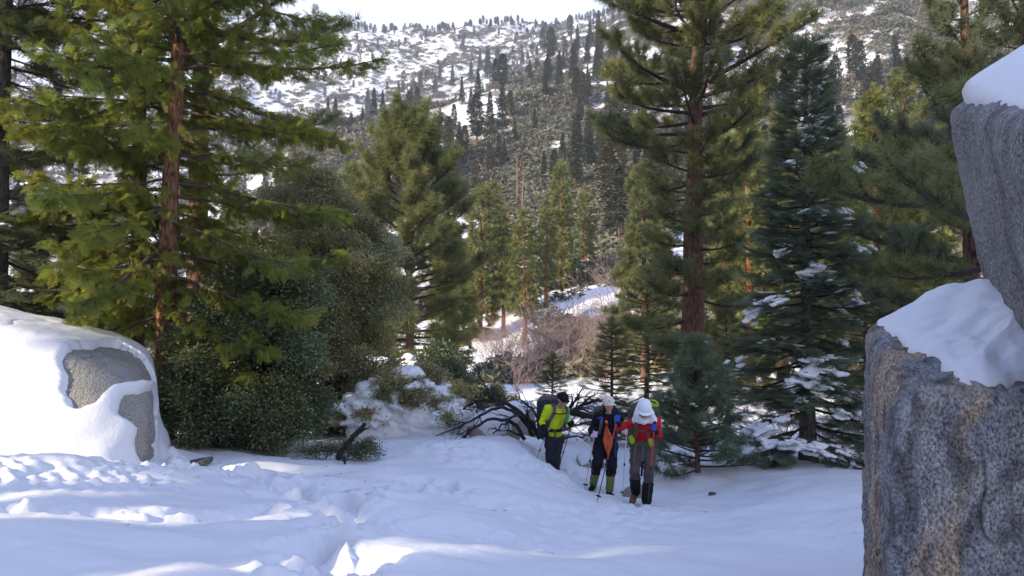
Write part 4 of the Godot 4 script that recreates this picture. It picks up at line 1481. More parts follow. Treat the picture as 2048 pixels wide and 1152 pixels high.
	stone.call("rock", "tan rock in the snow just behind the cream-capped hiker's pole", on_ground(1180, 15.3) + Vector3(0, 0.05, 0), Vector3(0.30, 0.17, 0.25), tan_tone, 6.2, 0.06, 0.2)
	stone.call("rock", "tan rock half hidden behind the red-jacketed hiker's legs", on_ground(1266, 12.9) + Vector3(0, 0.03, 0), Vector3(0.21, 0.15, 0.18), tan_tone, 7.7, 0.03, 0.9)
	stone.call("rock", "flat dark stone in the snow in front of the oak bush", ground_at(402, 928) + Vector3(0, 0.03, 0), Vector3(0.17, 0.06, 0.12), dark, 8.4, 0.02, 0.3)
	stone.call("rock", "dark stone tip showing through the trodden snow, nearer the boulder", ground_at(68, 893) + Vector3(0, 0.0, 0), Vector3(0.16, 0.09, 0.12), dark, 9.1, 0.05, 0.3)
	stone.call("rock", "dark stone tip showing through the trodden snow, second from the boulder", ground_at(100, 900) + Vector3(0, 0.0, 0), Vector3(0.14, 0.09, 0.12), dark, 9.9, 0.05, 1.3)
	stone.call("rock", "small dark stone peeking from the untrodden snow between hikers and boulder", ground_at(1424, 992) + Vector3(0, 0.01, 0), Vector3(0.08, 0.06, 0.08), dark, 10.6, 0.03, 0.3)
	stone.call("rock", "tiny dark stone on the snow crest left of the hikers", ground_at(925, 925) + Vector3(0, 0.01, 0), Vector3(0.06, 0.05, 0.05), dark, 11.2, 0.0, 0.3)


# --- the far slopes: chaparral, conifers, dead trunks

func shrub_mesh(sd: int, faces: int, size: float, tone: Color) -> ArrayMesh:
	rng.seed = sd
	var mb := MB.new()
	for k in faces:
		var d := Vector3(rng.randfn(), absf(rng.randfn()) * 0.9 + 0.02, rng.randfn()).normalized()
		var r := rng.randf_range(0.62, 1.0) * (1.0 + 0.35 * noise_a.get_noise_3dv(d * 1.8 + Vector3(sd, 0, 0)))
		var c := d * Vector3(1, 0.8, 1) * r
		var a := Vector3(rng.randfn(), rng.randfn(), rng.randfn()).normalized()
		var b := a.cross(Vector3(rng.randfn(), rng.randfn(), rng.randfn())).normalized()
		var s := size * rng.randf_range(0.6, 1.3)
		var t := rng.randf_range(0.65, 1.35)
		mb.tri(c - a * s, c + b * s * 0.6, c + a * s, tone * t * 1.35)
		if k % 3 == 0:
			mb.tri(c - b * s, c + a * s * 0.5, c + b * s, tone * t * 0.8)
	for k in 7:
		var d := Vector3(rng.randfn(), absf(rng.randfn()) + 0.3, rng.randfn()).normalized() * 0.8
		mb.tri(Vector3(0.03, -0.1, 0), Vector3(-0.03, -0.1, 0), d, Color(0.08, 0.06, 0.05))
	return mb.mesh(M.brush, true)


func far_conifer(sd: int, kind: String, tone: Color, faces: int, size: float) -> Array:
	rng.seed = sd
	var mb := MB.new()
	var base := 0.12 if kind == "fir" else 0.3
	for k in faces:
		var f := rng.randf()
		f = 1.0 - pow(f, 0.62) if kind == "fir" else f
		var y := lerpf(base, 1.0, f)
		var w := (1.0 - f) * 0.17 + 0.012 if kind == "fir" else 0.15 * pow(maxf(0.0, sin(PI * (0.12 + 0.85 * f))), 0.8) + 0.015
		# boughs in tiers
		var tier := sin(y * 46.0 + sd) * 0.5 + 0.5
		var az := rng.randf() * TAU
		var lobe := 0.75 + 0.9 * noise_a.get_noise_3d(cos(az) * 1.2, y * 11.0, sin(az) * 1.2 + sd)
		if lobe < 0.35:
			continue
		var r := w * lobe * (0.65 + 0.35 * tier) * sqrt(rng.randf_range(0.15, 1.0))
		var c := Vector3(cos(az) * r, y - r * 0.25, sin(az) * r)
		var out := Vector3(cos(az), rng.randf_range(-0.5, 0.25), sin(az)).normalized()
		var sd2 := out.cross(Vector3(rng.randfn() * 0.4, 1, rng.randfn() * 0.4)).normalized()
		var s := size * rng.randf_range(0.6, 1.3)
		var t := rng.randf_range(0.65, 1.3)
		mb.tri(c - sd2 * s * 0.7, c + out * s * 1.3, c + sd2 * s * 0.7, tone * t)
	var tk := MB.new()
	tk.tube(PackedVector3Array([Vector3(0, -0.04, 0), Vector3(0, 0.5, 0), Vector3(0, 0.97, 0)]), PackedFloat32Array([0.017, 0.011, 0.002]), 6)
	return [tk.mesh(M.bark_pine), mb.mesh(M.far_tree, true)]


func make_slopes() -> void:
	var tones := [Color(0.150, 0.142, 0.076), Color(0.175, 0.142, 0.096), Color(0.120, 0.128, 0.072), Color(0.200, 0.158, 0.118)]
	var near_shrub := []
	for k in 6:
		near_shrub.append(shrub_mesh(501 + k, 420, 0.115, tones[k % 4]))
	var far_shrub := []
	for k in 4:
		far_shrub.append(shrub_mesh(521 + k, 90, 0.24, [Color(0.115, 0.118, 0.078), Color(0.140, 0.122, 0.088), Color(0.095, 0.104, 0.074), Color(0.160, 0.136, 0.102)][k]))
	# chaparral: candidates over the whole slope, thick on the brown belts and thin on the snow
	rng.seed = 530
	var found := []
	var tries := 0
	while tries < 130000:
		tries += 1
		var d := exp(rng.randf_range(log(48.0), log(670.0)))
		var px := rng.randf_range(-150.0, 2200.0)
		var x := (px - 1024.0) / F * d
		var z := -d
		var belt := noise_a.get_noise_2d(x * 0.022 + 3.0, z * 0.016 + x * 0.006) + 0.35 * noise_b.get_noise_2d(x * 0.09, z * 0.09)
		var want := smoothstep(-0.24, 0.12, belt) * (0.95 if d < 330.0 else 0.9)
		if d > 330.0:
			want = maxf(want, 0.42)
		if px < 560.0 or px > 1590.0:
			want *= 0.5
		if rng.randf() > want:
			continue
		# open snow: the chute by the cedars and the bright patches
		if px > 1080.0 and px < 1230.0 and d > 45.0 and d < 72.0 and rng.randf() < 0.75:
			continue
		var s := rng.randf_range(0.5, 1.5) * (1.15 if d < 200.0 else 1.5) * (1.0 + 0.5 * smoothstep(0.0, 0.5, belt))
		found.append([s / d, Vector3(x, ground(x, z) - 0.15, z), s])
	found.sort_custom(func(a: Array, b: Array) -> bool: return a[0] > b[0])
	var mms := []
	for k in 4:
		mms.append([])
	for k in found.size():
		var f: Array = found[k]
		if k < 290:
			var d: float = -f[1].z
			var where := "on the lower slope" if d < 85.0 else "on the middle of the brown slope" if d < 150.0 else "high on the brown spur"
			var px: float = 1024.0 + F * f[1].x / d
			where += ", left of the rounded pine" if px < 740.0 else " behind the rounded pine" if px < 900.0 else " above the gully cedars" if px < 1190.0 else " behind the ponderosa" if px < 1560.0 else ", right of the ponderosa"
			var o := part("chaparral_shrub", near_shrub[k % 6], self)
			o.position = f[1]
			o.rotation.y = k * 2.4
			o.scale = Vector3(f[2] * 1.25, f[2], f[2] * 1.25)
			tag(o, ("broad " if f[2] > 1.45 else "small " if f[2] < 0.95 else "") + ["olive-brown", "brown", "dark olive", "reddish-brown"][(k % 6) % 4] + " shrub amid snow " + where, "shrub", "chaparral shrubs " + where)
		else:
			mms[k % 4].append(f)
	var holder := thing("distant_chaparral", "thin cover of small dark shrubs dotted over the snowy ridge and upper slopes", "shrubs")
	holder.set_meta("kind", "stuff")
	for k in 4:
		var mm := MultiMesh.new()
		mm.transform_format = MultiMesh.TRANSFORM_3D
		mm.use_colors = true
		mm.mesh = far_shrub[k]
		mm.instance_count = mms[k].size()
		for j in mms[k].size():
			var f: Array = mms[k][j]
			mm.set_instance_transform(j, Transform3D(Basis(Vector3.UP, j * 2.4).scaled(Vector3(f[2] * 1.2, f[2], f[2] * 1.2)), f[1]))
			mm.set_instance_color(j, Color.WHITE * rng.randf_range(0.7, 1.2))
		var c := MultiMeshInstance3D.new()
		c.name = "shrubs"
		c.multimesh = mm
		c.set_meta("kind", "stuff")
		holder.add_child(c, true)
	# conifers on the slopes
	var protos := []
	for k in 3:
		protos.append(far_conifer(541 + k, "fir", [Color(0.095, 0.112, 0.062), Color(0.112, 0.122, 0.062), Color(0.085, 0.104, 0.070)][k], 2200, 0.024))
	for k in 3:
		protos.append(far_conifer(551 + k, "pine", [Color(0.135, 0.142, 0.068), Color(0.108, 0.118, 0.066), Color(0.150, 0.138, 0.070)][k], 2000, 0.026))
	# [foot px, foot py, top py, prototype] of those that stand out
	var listed := [[995, 146, 97, 3], [975, 156, 90, 0], [942, 166, 117, 0], [870, 191, 145, 1], [1102, 136, 54, 3], [1140, 92, 30, 3], [1197, 92, 19, 0], [1195, 166, 75, 1], [1085, 112, 55, 4], [1090, 202, 140, 2], [1005, 272, 160, 0], [980, 282, 180, 1], [942, 237, 175, 2], [900, 322, 230, 0], [930, 322, 250, 4], [875, 327, 240, 1], [765, 237, 178, 2], [735, 237, 175, 0], [822, 222, 170, 1], [797, 212, 160, 0], [680, 282, 235, 4], [725, 252, 210, 0], [1150, 187, 140, 2], [1175, 167, 130, 1], [1150, 292, 225, 3], [1020, 242, 180, 5], [850, 262, 205, 2], [960, 142, 95, 1], [1060, 172, 120, 0], [1120, 162, 108, 2], [1225, 142, 60, 4], [1240, 212, 150, 0], [880, 162, 125, 2], [905, 172, 128, 0], [840, 182, 140, 1], [1045, 132, 92, 2], [1160, 252, 195, 5], [640, 312, 262, 1], [770, 292, 240, 0], [810, 272, 225, 4], [1070, 272, 215, 2], [1030, 292, 235, 0], [1125, 332, 262, 1], [1200, 322, 250, 3], [720, 330, 275, 2], [950, 392, 318, 5], [1088, 372, 300, 0], [1180, 92, 40, 0], [1155, 102, 48, 2], [1640, 25, -25, 3], [1672, 18, -28, 4], [1735, 225, 150, 5], [1545, 190, 120, 4], [1790, 130, 70, 5]]
	for a in listed:
		slope_tree(protos, a[3], a[0], a[1], a[2], true)
	rng.seed = 560
	var n := 0
	var spots := []
	while n < 215:
		var px := rng.randf_range(420.0, 2000.0)
		var py := rng.randf_range(110.0, 500.0)
		var f := ground_at(px, py, 40.0)
		var d := -f.z
		if d < 75.0 or d > 320.0 or noise_b.get_noise_2d(f.x * 0.03, f.z * 0.03) < -0.1:
			continue
		n += 1
		spots.append([px, py, py - F / d * rng.randf_range(6.0, 12.0)])
	for a in spots:
		slope_tree(protos, rng.randi() % 6, a[0], a[1], a[2], false)
	# trees far off on the ridge: small, past counting
	var far := thing("ridge_trees", "tiny conifers scattered over the far snowy ridge and along its skyline", "trees")
	far.set_meta("kind", "stuff")
	rng.seed = 570
	for k in 3:
		var low := far_conifer(561 + k, ["fir", "pine", "pine"][k], Color(0.085, 0.095, 0.072), 380, 0.045)
		var xs := []
		for j in 330:
			var d := rng.randf_range(340.0, 672.0)
			var px := rng.randf_range(-100.0, 1300.0)
			if j < 75:
				d = 676.0
				px = rng.randf_range(540.0, 1300.0)
			var x := (px - 1024.0) / F * d
			if j >= 75 and noise_b.get_noise_2d(x * 0.012, d * 0.012) < 0.0 and rng.randf() < 0.8:
				continue
			var s := rng.randf_range(4.0, 9.0)
			xs.append(Transform3D(Basis(Vector3.UP, j * 1.7).scaled(Vector3(s * 1.35, s, s * 1.35)), Vector3(x, ground(x, -d) - 0.3, -d)))
		for w in 2:
			var mm := MultiMesh.new()
			mm.transform_format = MultiMesh.TRANSFORM_3D
			mm.mesh = low[w]
			mm.instance_count = xs.size()
			for j in xs.size():
				mm.set_instance_transform(j, xs[j])
			var c := MultiMeshInstance3D.new()
			c.name = "trunks" if w == 0 else "crowns"
			c.multimesh = mm
			c.set_meta("kind", "stuff")
			far.add_child(c, true)
	# dead trunks
	var snag := MB.new()
	rng.seed = 580
	snag.tube(PackedVector3Array([Vector3(0, -0.3, 0), Vector3(0.05, 4, 0), Vector3(0.0, 7, 0.05), Vector3(0.1, 10, 0)]), PackedFloat32Array([0.2, 0.15, 0.10, 0.02]), 8)
	for k in 26:
		var y := rng.randf_range(3.0, 9.5)
		var az := rng.randf() * TAU
		var l := rng.randf_range(0.3, 1.1)
		snag.tube(PackedVector3Array([Vector3(0.03, y, 0), Vector3(cos(az) * l * 0.6, y + 0.05, sin(az) * l * 0.6), Vector3(cos(az) * l, y - 0.2, sin(az) * l)]), PackedFloat32Array([0.03, 0.02, 0.008]), 4, Color.WHITE, false)
	var sm := snag.mesh(M.bark_snag)
	for a in [[1035, 410, 300, "tallest grey-brown dead trunk on the slope above the cedars"], [1045, 430, 320, "dead trunk close beside the tallest one above the cedars"], [1060, 262, 205, "dead trunk among dark conifers high on the slope"], [672, 462, 372, "reddish dead trunk right of the pale oak"], [1632, 105, -20, "orange-barked dead trunk on the bright snow right of the ponderosa"], [1090, 200, 150, "slim dead trunk on the brown spur below the twin conifers"], [1234, 130, 55, "bare dead trunk left of the ponderosa's upper boughs"], [1000, 470, 395, "dead trunk on the lower slope left of the narrow cedars"], [1018, 250, 205, "short dead trunk in the middle of the brown spur"], [610, 300, 262, "short dead trunk left of the rounded pine's top"], [1698, 130, 62, "thin grey dead trunk above the broad olive cedar"], [1045, 300, 262, "leaning dead trunk above the brown belt"]]:
		var f := ground_at(a[0], a[1], 45.0)
		var m := thing("snag_tree", a[3], "dead tree", f)
		var s := (at(a[0], a[2], -f.z).y - f.y) / 10.0
		m.scale = Vector3(s, s, s)
		m.rotation = Vector3(0, a[0], 0.04 * sin(a[0]))
		part("trunk", sm, m)


var slope_count := 0


func slope_tree(protos: Array, which: int, px: float, py: float, top: float, marked: bool) -> void:
	var f := ground_at(px, py, 40.0)
	var d := -f.z
	var h := clampf(at(px, top, d).y - f.y, 3.0, 22.0)
	var pine := which >= 3
	var zone := "on the skyline" if py < 125.0 else "high on the brown spur" if py < 200.0 else "halfway up the brown slope" if py < 300.0 else "low on the slope"
	var side := "left of the rounded pine's top" if px < 740.0 else "above the rounded pine" if px < 900.0 else "between the rounded pine and the ponderosa" if px < 1190.0 else "behind the ponderosa" if px < 1560.0 else "right of the ponderosa"
	var o := thing("slope_pine" if pine else "slope_fir", ("pine " if pine else "pointed fir ") + zone + ", " + side, "tree", f, "conifers on the brown slope", slope_count * 2.4)
	slope_count += 1
	o.scale = Vector3(h * 1.05 * (0.8 + 0.4 * fmod(slope_count * 0.37, 1.0)), h, h * 1.05)
	part("trunk", protos[which][0], o)
	part("crown", protos[which][1], o, "stuff")


# --- what stands beyond the left edge of the picture and shades the trail

func make_shade() -> void:
	var p := {"seed": 21, "h": 13.5, "base": 0.2, "r0": 0.22, "len": 2.3, "shape": "column", "pitch0": -0.2, "pitch1": 0.5, "droop": 0.14, "turn_up": 0.1, "sub": 4.5, "sublen": 0.9, "t0": 0.1, "tn": 4, "ts": 2.3, "gap": 0.09, "up": 0.1, "spread": 0.4, "roll": 0.4, "tuft": L.fir_far, "leaf": M.needle_dark, "bark": M.bark_grey, "limb_mat": M.twig, "twigs": false}
	var dense := conifer(p)
	p.merge({"seed": 22, "h": 26.0, "base": 13.6, "len": 2.6, "r0": 0.32, "ts": 2.5, "shape": "column"}, true)
	var high := conifer(p)
	# u runs along the sunlight over the ground, q across it
	var spot := func(u: float, q: float) -> Vector3:
		var x := 0.856 * u + 0.516 * q
		var z := -0.516 * u + 0.856 * q
		return Vector3(x, 0.0, z)
	var k := 0
	for a in [[-13.0, -2.1], [-14.6, -2.4], [-17.2, -2.7], [-15.4, -1.2], [-13.6, -1.0], [-12.8, 0.0], [-13.4, 0.6], [-13.0, 2.8], [-13.5, 5.0], [-16.5, -1.8], [-17.0, -1.2], [-16.6, -0.2], [-17.0, 2.0], [-16.5, 4.4], [-13.0, 7.2], [-13.4, 9.5]]:
		plant(dense, "fir_tree", "fir in the thicket beyond the left edge, tree %d along the trail" % (k + 1), "tree", "thicket left of the trail", spot.call(a[0], a[1]), 1.0, k * 1.3)
		k += 1
	var slim := plant(dense, "fir_tree", "slender fir standing apart from the thicket beyond the left edge", "tree", "", spot.call(-13.0, -6.2))
	slim.scale = Vector3(0.28, 1.0, 0.28)
	for a in [[-22.0, -8.0], [-23.0, -10.4], [-24.0, -9.2], [-22.6, -6.0], [-25.0, -6.8], [-25.4, -10.6], [-26.0, -8.4]]:
		plant(high, "fir_tree", "tall bare-stemmed fir beyond the left edge, tree %d of the stand" % (k - 14), "tree", "tall stand left of the trail", spot.call(a[0], a[1]), 1.0, k * 1.3)
		k += 1



# --- people: tapered limbs joined in a distance field, meshed as surface nets

# bones: [a, b, ra, rb] or [a, b, ra, rb, axis, factor] (thinner along the axis); cuts: [point, outward normal]; holes: [centre, radius]
func field(mb: MB, bones: Array, cell: float, k: float, cuts := [], holes := [], wrinkle := 0.0, col := Color.WHITE) -> void:
	var lo := Vector3.ONE * 1e9
	var hi := Vector3.ONE * -1e9
	for b in bones:
		var r: float = maxf(b[2], b[3]) + cell * 2.0 + k * 0.5
		for e in 2:
			var q: Vector3 = b[e]
			lo = lo.min(q - Vector3.ONE * r)
			hi = hi.max(q + Vector3.ONE * r)
	var nx := int((hi.x - lo.x) / cell) + 2
	var ny := int((hi.y - lo.y) / cell) + 2
	var nz := int((hi.z - lo.z) / cell) + 2
	var f := PackedFloat32Array()
	f.resize(nx * ny * nz)
	f.fill(1.0)
	for b in bones:
		var a: Vector3 = b[0]
		var e: Vector3 = b[1]
		var ra: float = b[2]
		var rb: float = b[3]
		var r := maxf(ra, rb) + cell * 2.0 + k
		var ab := e - a
		var l2 := maxf(ab.length_squared(), 1e-8)
		var l := a.min(e) - Vector3.ONE * r - lo
		var h := a.max(e) + Vector3.ONE * r - lo
		var flat: bool = b.size() > 4
		var ax := Vector3.ZERO
		var ff := 0.0
		if flat:
			ax = b[4].normalized()
			ff = b[5] - 1.0
		for z in range(maxi(0, int(l.z / cell)), mini(nz, int(h.z / cell) + 1)):
			for y in range(maxi(0, int(l.y / cell)), mini(ny, int(h.y / cell) + 1)):
				var row := (z * ny + y) * nx
				for x in range(maxi(0, int(l.x / cell)), mini(nx, int(h.x / cell) + 1)):
					var p := lo + Vector3(x, y, z) * cell
					var t := clampf((p - a).dot(ab) / l2, 0.0, 1.0)
					var v := p - a - ab * t
					if flat:
						v += ax * (v.dot(ax) * ff)
					var d := v.length() - lerpf(ra, rb, t)
					var c := f[row + x]
					var m := maxf(k - absf(d - c), 0.0) / k
					f[row + x] = minf(d, c) - m * m * k * 0.25
	if cuts or holes:
		for z in nz:
			for y in ny:
				for x in nx:
					var q := (z * ny + y) * nx + x
					if f[q] > cell * 2.0:
						continue
					var p := lo + Vector3(x, y, z) * cell
					for c in cuts:
						f[q] = maxf(f[q], (p - c[0]).dot(c[1]))
					for c in holes:
						f[q] = maxf(f[q], c[1] - p.distance_to(c[0]))
	var ids := PackedInt32Array()
	ids.resize(nx * ny * nz)
	ids.fill(-1)
	var sx := 1
	var sy := nx
	var sz := nx * ny
	var corner := [0, sx, sy, sx + sy, sz, sx + sz, sy + sz, sx + sy + sz]
	var cv := [Vector3(0, 0, 0), Vector3(1, 0, 0), Vector3(0, 1, 0), Vector3(1, 1, 0), Vector3(0, 0, 1), Vector3(1, 0, 1), Vector3(0, 1, 1), Vector3(1, 1, 1)]
	var edges := [[0, 1], [2, 3], [4, 5], [6, 7], [0, 2], [1, 3], [4, 6], [5, 7], [0, 4], [1, 5], [2, 6], [3, 7]]
	var first := mb.v.size()
	for z in nz - 1:
		for y in ny - 1:
			for x in nx - 1:
				var q := (z * ny + y) * nx + x
				var v0 := f[q]
				if v0 > cell * 2.0 or v0 < -cell * 2.0:
					continue
				var neg := 0
				for o in corner:
					if f[q + o] < 0.0:
						neg += 1
				if neg == 0 or neg == 8:
					continue
				var s := Vector3.ZERO
				var n := 0
				for ed in edges:
					var fa := f[q + corner[ed[0]]]
					var fb := f[q + corner[ed[1]]]
					if (fa < 0.0) != (fb < 0.0):
						s += cv[ed[0]].lerp(cv[ed[1]], fa / (fa - fb))
						n += 1
				ids[q] = mb.v.size()
				mb.v.append(lo + (Vector3(x, y, z) + s / n) * cell)
				mb.n.append(Vector3(f[q + sx] - v0, f[q + sy] - v0, f[q + sz] - v0).normalized())
				mb.c.append(col)
	var start_i := mb.i.size()
	for z in range(1, nz - 1):
		for y in range(1, ny - 1):
			for x in range(1, nx - 1):
				var q := (z * ny + y) * nx + x
				var inside := f[q] < 0.0
				if ids[q] < 0 and not inside:
					continue
				for w in 3:
					var st: int = [sx, sy, sz][w]
					if inside == (f[q + st] < 0.0):
						continue
					var o1: int = [sy, sz, sx][w]
					var o2: int = [sz, sx, sy][w]
					var a := ids[q]
					var b := ids[q - o1]
					var c := ids[q - o1 - o2]
					var d := ids[q - o2]
					if a < 0 or b < 0 or c < 0 or d < 0:
						continue
					if inside:
						mb.i.append_array(PackedInt32Array([a, c, b, a, d, c]))
					else:
						mb.i.append_array(PackedInt32Array([a, b, c, a, c, d]))
	# smooth normals of this piece, facing out
	var acc := PackedVector3Array()
	acc.resize(mb.v.size() - first)
	var agree := 0.0
	for t in range(start_i, mb.i.size(), 3):
		var a := mb.i[t]
		var b := mb.i[t + 1]
		var c := mb.i[t + 2]
		var nn := (mb.v[c] - mb.v[a]).cross(mb.v[b] - mb.v[a])
		agree += nn.dot(mb.n[a])
		acc[a - first] += nn
		acc[b - first] += nn
		acc[c - first] += nn
	if agree < 0.0:
		for t in range(start_i, mb.i.size(), 3):
			var sw := mb.i[t + 1]
			mb.i[t + 1] = mb.i[t + 2]
			mb.i[t + 2] = sw
	for j in acc.size():
		mb.n[first + j] = acc[j].normalized() * (1.0 if agree >= 0.0 else -1.0)
	if wrinkle > 0.0:
		for j in range(first, mb.v.size()):
			var p := mb.v[j]
			mb.v[j] += mb.n[j] * wrinkle * (noise_a.get_noise_3d(p.x * 7.0, p.y * 11.0, p.z * 7.0) + 0.6 * noise_b.get_noise_3d(p.x * 4.0 + p.y * 14.0, p.y * 4.0, p.z * 6.0))
		var acc2 := PackedVector3Array()
		acc2.resize(acc.size())
		for t in range(start_i, mb.i.size(), 3):
			var a := mb.i[t]
			var b := mb.i[t + 1]
			var c := mb.i[t + 2]
			var nn := (mb.v[c] - mb.v[a]).cross(mb.v[b] - mb.v[a])
			acc2[a - first] += nn
			acc2[b - first] += nn
			acc2[c - first] += nn
		for j in acc2.size():
			mb.n[first + j] = acc2[j].normalized()


func solid(called: String, parent: Node, m: Material, bones: Array, cell := 0.014, k := 0.03, cuts := [], holes := [], wrinkle := 0.0) -> MeshInstance3D:
	var mb := MB.new()
	field(mb, bones, cell, k, cuts, holes, wrinkle)
	return part(called, mb.mesh(m), parent)


# a hand closed round a pole: g the grip's centre, d along the pole, w the wrist
func grip_hand(g: Vector3, d: Vector3, w: Vector3) -> Array:
	d = d.normalized()
	var a := g - w
	a = (a - d * a.dot(d)).normalized()
	var s := d.cross(a).normalized()
	if s.z > 0.0:
		s = -s
	var out := []
	out.append([w, w.lerp(g + s * 0.02, 0.5), 0.03, 0.032])
	for k in 4:
		var up := d * (0.036 - 0.024 * k)
		var ln: float = [0.9, 1.0, 0.95, 0.8][k]
		var kn := g + up + s * 0.030 + a * 0.012
		out.append([g - a * 0.055 + s * 0.024 + up * 0.7, kn, 0.016, 0.0125])
		var last := kn
		for j in 3:
			var ang: float = deg_to_rad(35.0 + 68.0 * (j + 1)) * ln
			var nx := g + up + (s * cos(ang) + a * sin(ang)) * 0.028
			out.append([last, nx, 0.0118 - 0.001 * j, 0.011 - 0.001 * j])
			last = nx
	var tb := g - a * 0.045 + s * 0.016 + d * 0.026
	var tm := g - a * 0.030 - s * 0.010 + d * 0.042
	var te := g + a * 0.004 - s * 0.030 + d * 0.046
	out.append([g - a * 0.065 + s * 0.02, tb, 0.017, 0.015])
	out.append([tb, tm, 0.0135, 0.012])
	out.append([tm, te, 0.012, 0.010])
	return out


func head_bones(c: Vector3, f: Vector3, u: Vector3) -> Array:
	var r := f.cross(u).normalized()
	var o := [[c + u * 0.035 - f * 0.018, c + u * 0.03 + f * 0.022, 0.083, 0.080],
		[c + f * 0.035 + u * 0.005, c + f * 0.050 - u * 0.075, 0.064, 0.042],
		[c - u * 0.085 + f * 0.055, c - u * 0.088 + f * 0.068, 0.030, 0.024],
		[c + f * 0.096 + u * 0.010, c + f * 0.113 - u * 0.024, 0.009, 0.0125],
		[c + f * 0.088 - u * 0.050, c + f * 0.092 - u * 0.052, 0.018, 0.018],
		[c + f * 0.082 + u * 0.028 - r * 0.03, c + f * 0.082 + u * 0.028 + r * 0.03, 0.016, 0.016]]
	for s in [-1.0, 1.0]:
		o.append([c + r * s * 0.080 - u * 0.005, c + r * s * 0.084 + u * 0.022 - f * 0.006, 0.012, 0.016])
		o.append([c + r * s * 0.036 + f * 0.066 - u * 0.02, c + r * s * 0.034 + f * 0.06 - u * 0.035, 0.026, 0.024])
	return o


func pole(label: String, top: Vector3, tip: Vector3, grip_mat: Material, shaft_mat: Material, low_mat: Material) -> void:
	var o := thing("trekking_pole", label, "trekking pole", tip, "trekking poles")
	var d := (top - tip).normalized()
	var l := top.distance_to(tip)
	var mb := MB.new()
	mb.tube(PackedVector3Array([d * (l - 0.14), d * (l - 0.12), d * (l - 0.03), d * l, d * (l + 0.012)]), PackedFloat32Array([0.012, 0.016, 0.0155, 0.019, 0.008]), 10)
	part("grip", mb.mesh(grip_mat), o)
	mb = MB.new()
	mb.tube(PackedVector3Array([d * (l * 0.45), d * (l - 0.13)]), PackedFloat32Array([0.0095, 0.0105]), 8)
	part("upper_shaft", mb.mesh(shaft_mat), o)
	mb = MB.new()
	mb.tube(PackedVector3Array([Vector3.ZERO, d * 0.03, d * 0.06]), PackedFloat32Array([0.003, 0.006, 0.008]), 8)
	mb.tube(PackedVector3Array([d * 0.06, d * (l * 0.45)]), PackedFloat32Array([0.007, 0.008]), 8)
	part("lower_shaft", mb.mesh(low_mat), o)
	mb = MB.new()
	mb.tube(PackedVector3Array([d * (l * 0.44), d * (l * 0.44 + 0.05)]), PackedFloat32Array([0.014, 0.014]), 8)
	part("lock", mb.mesh(M.black), o)
	mb = MB.new()
	mb.tube(PackedVector3Array([d * 0.07, d * 0.075, d * 0.085, d * 0.095]), PackedFloat32Array([0.012, 0.045, 0.043, 0.012]), 12)
	part("basket", mb.mesh(M.black), o)


func sash(called: String, parent: Node, m: Material, p: Array, toward: Array, w: float, th := 0.008) -> void:
	var mb := MB.new()
	var q := PackedVector3Array(p)
	var out := PackedVector3Array()
	var nn := PackedVector3Array()
	# rounded off between the given points
	var steps := 5
	for k in q.size() - 1:
		for s in steps + (1 if k == q.size() - 2 else 0):
			var t := float(s) / steps
			var v := Vector3.ZERO
			for ax in 3:
				v[ax] = catmull(q[maxi(k - 1, 0)][ax], q[k][ax], q[k + 1][ax], q[mini(k + 2, q.size() - 1)][ax], t)
			out.append(v)
			nn.append(toward[0].lerp(toward[1], (k + t) / (q.size() - 1)).normalized())
	mb.band(out, nn, w, th)
	part(called, mb.mesh(m), parent)


func cloth(col: Color, rough := 0.9) -> StandardMaterial3D:
	var m := mat(col, rough)
	m.metallic_specular = 0.25
	m.normal_enabled = true
	m.normal_texture = L.get("weave")
	m.normal_scale = 0.25
	m.uv1_triplanar = true
	m.uv1_scale = Vector3.ONE * 3.0
	return m


func make_hikers() -> void:
	L.weave = noise_tex(90, 0.05, 4, 256, [], 4.0)
	M.black = cloth(Color(0.010, 0.010, 0.012), 0.7)
	M.skin = mat(Color(0.47, 0.26, 0.19), 0.55)
	M.skin.subsurf_scatter_enabled = true
	M.skin.subsurf_scatter_strength = 0.1
	M.hair = mat(Color(0.012, 0.009, 0.008), 0.6)
	M.lip = mat(Color(0.36, 0.12, 0.11), 0.5)
	M.eye = mat(Color(0.012, 0.010, 0.010), 0.3)
	M.grey_strap = cloth(Color(0.085, 0.08, 0.085))
	M.alloy = mat(Color(0.45, 0.46, 0.5), 0.35)
	M.alloy.metallic = 0.7
	M.dark_shaft = mat(Color(0.03, 0.03, 0.035), 0.4)
	M.red_shaft = mat(Color(0.42, 0.03, 0.03), 0.4)
	hiker_yellow()
	hiker_black()
	hiker_red()


# J(x, y, z): the point seen at (x, y) of the enlarged look at the hikers, z nearer the camera than the hiker's own distance
func joint(x: float, y: float, z: float, d: float, root: Vector3) -> Vector3:
	return at(1020.0 + x / 3.84, 740.0 + y / 3.84, d - z) - root


func torso_bones(sl: Vector3, sr: Vector3, chest: Vector3, belly: Vector3, hips: Vector3, fwd: Vector3, g: float) -> Array:
	return [[sl.lerp(sr, 0.1), sl.lerp(sr, 0.9), 0.080 + g, 0.080 + g], [chest, belly, 0.150 + g, 0.140 + g, fwd, 1.30], [belly, hips, 0.140 + g, 0.150 + g, fwd, 1.25],
		[sl.lerp(chest, 0.35), belly.lerp(sl, 0.25), 0.10 + g, 0.10 + g, fwd, 1.2], [sr.lerp(chest, 0.35), belly.lerp(sr, 0.25), 0.10 + g, 0.10 + g, fwd, 1.2]]


func leg_bones(hl: Vector3, kl: Vector3, al: Vector3, g: float, low: float) -> Array:
	return [[hl, kl, 0.088 + g, 0.058 + g], [kl, kl.lerp(al, low), 0.056 + g, lerpf(0.056, 0.040, low) + g]]


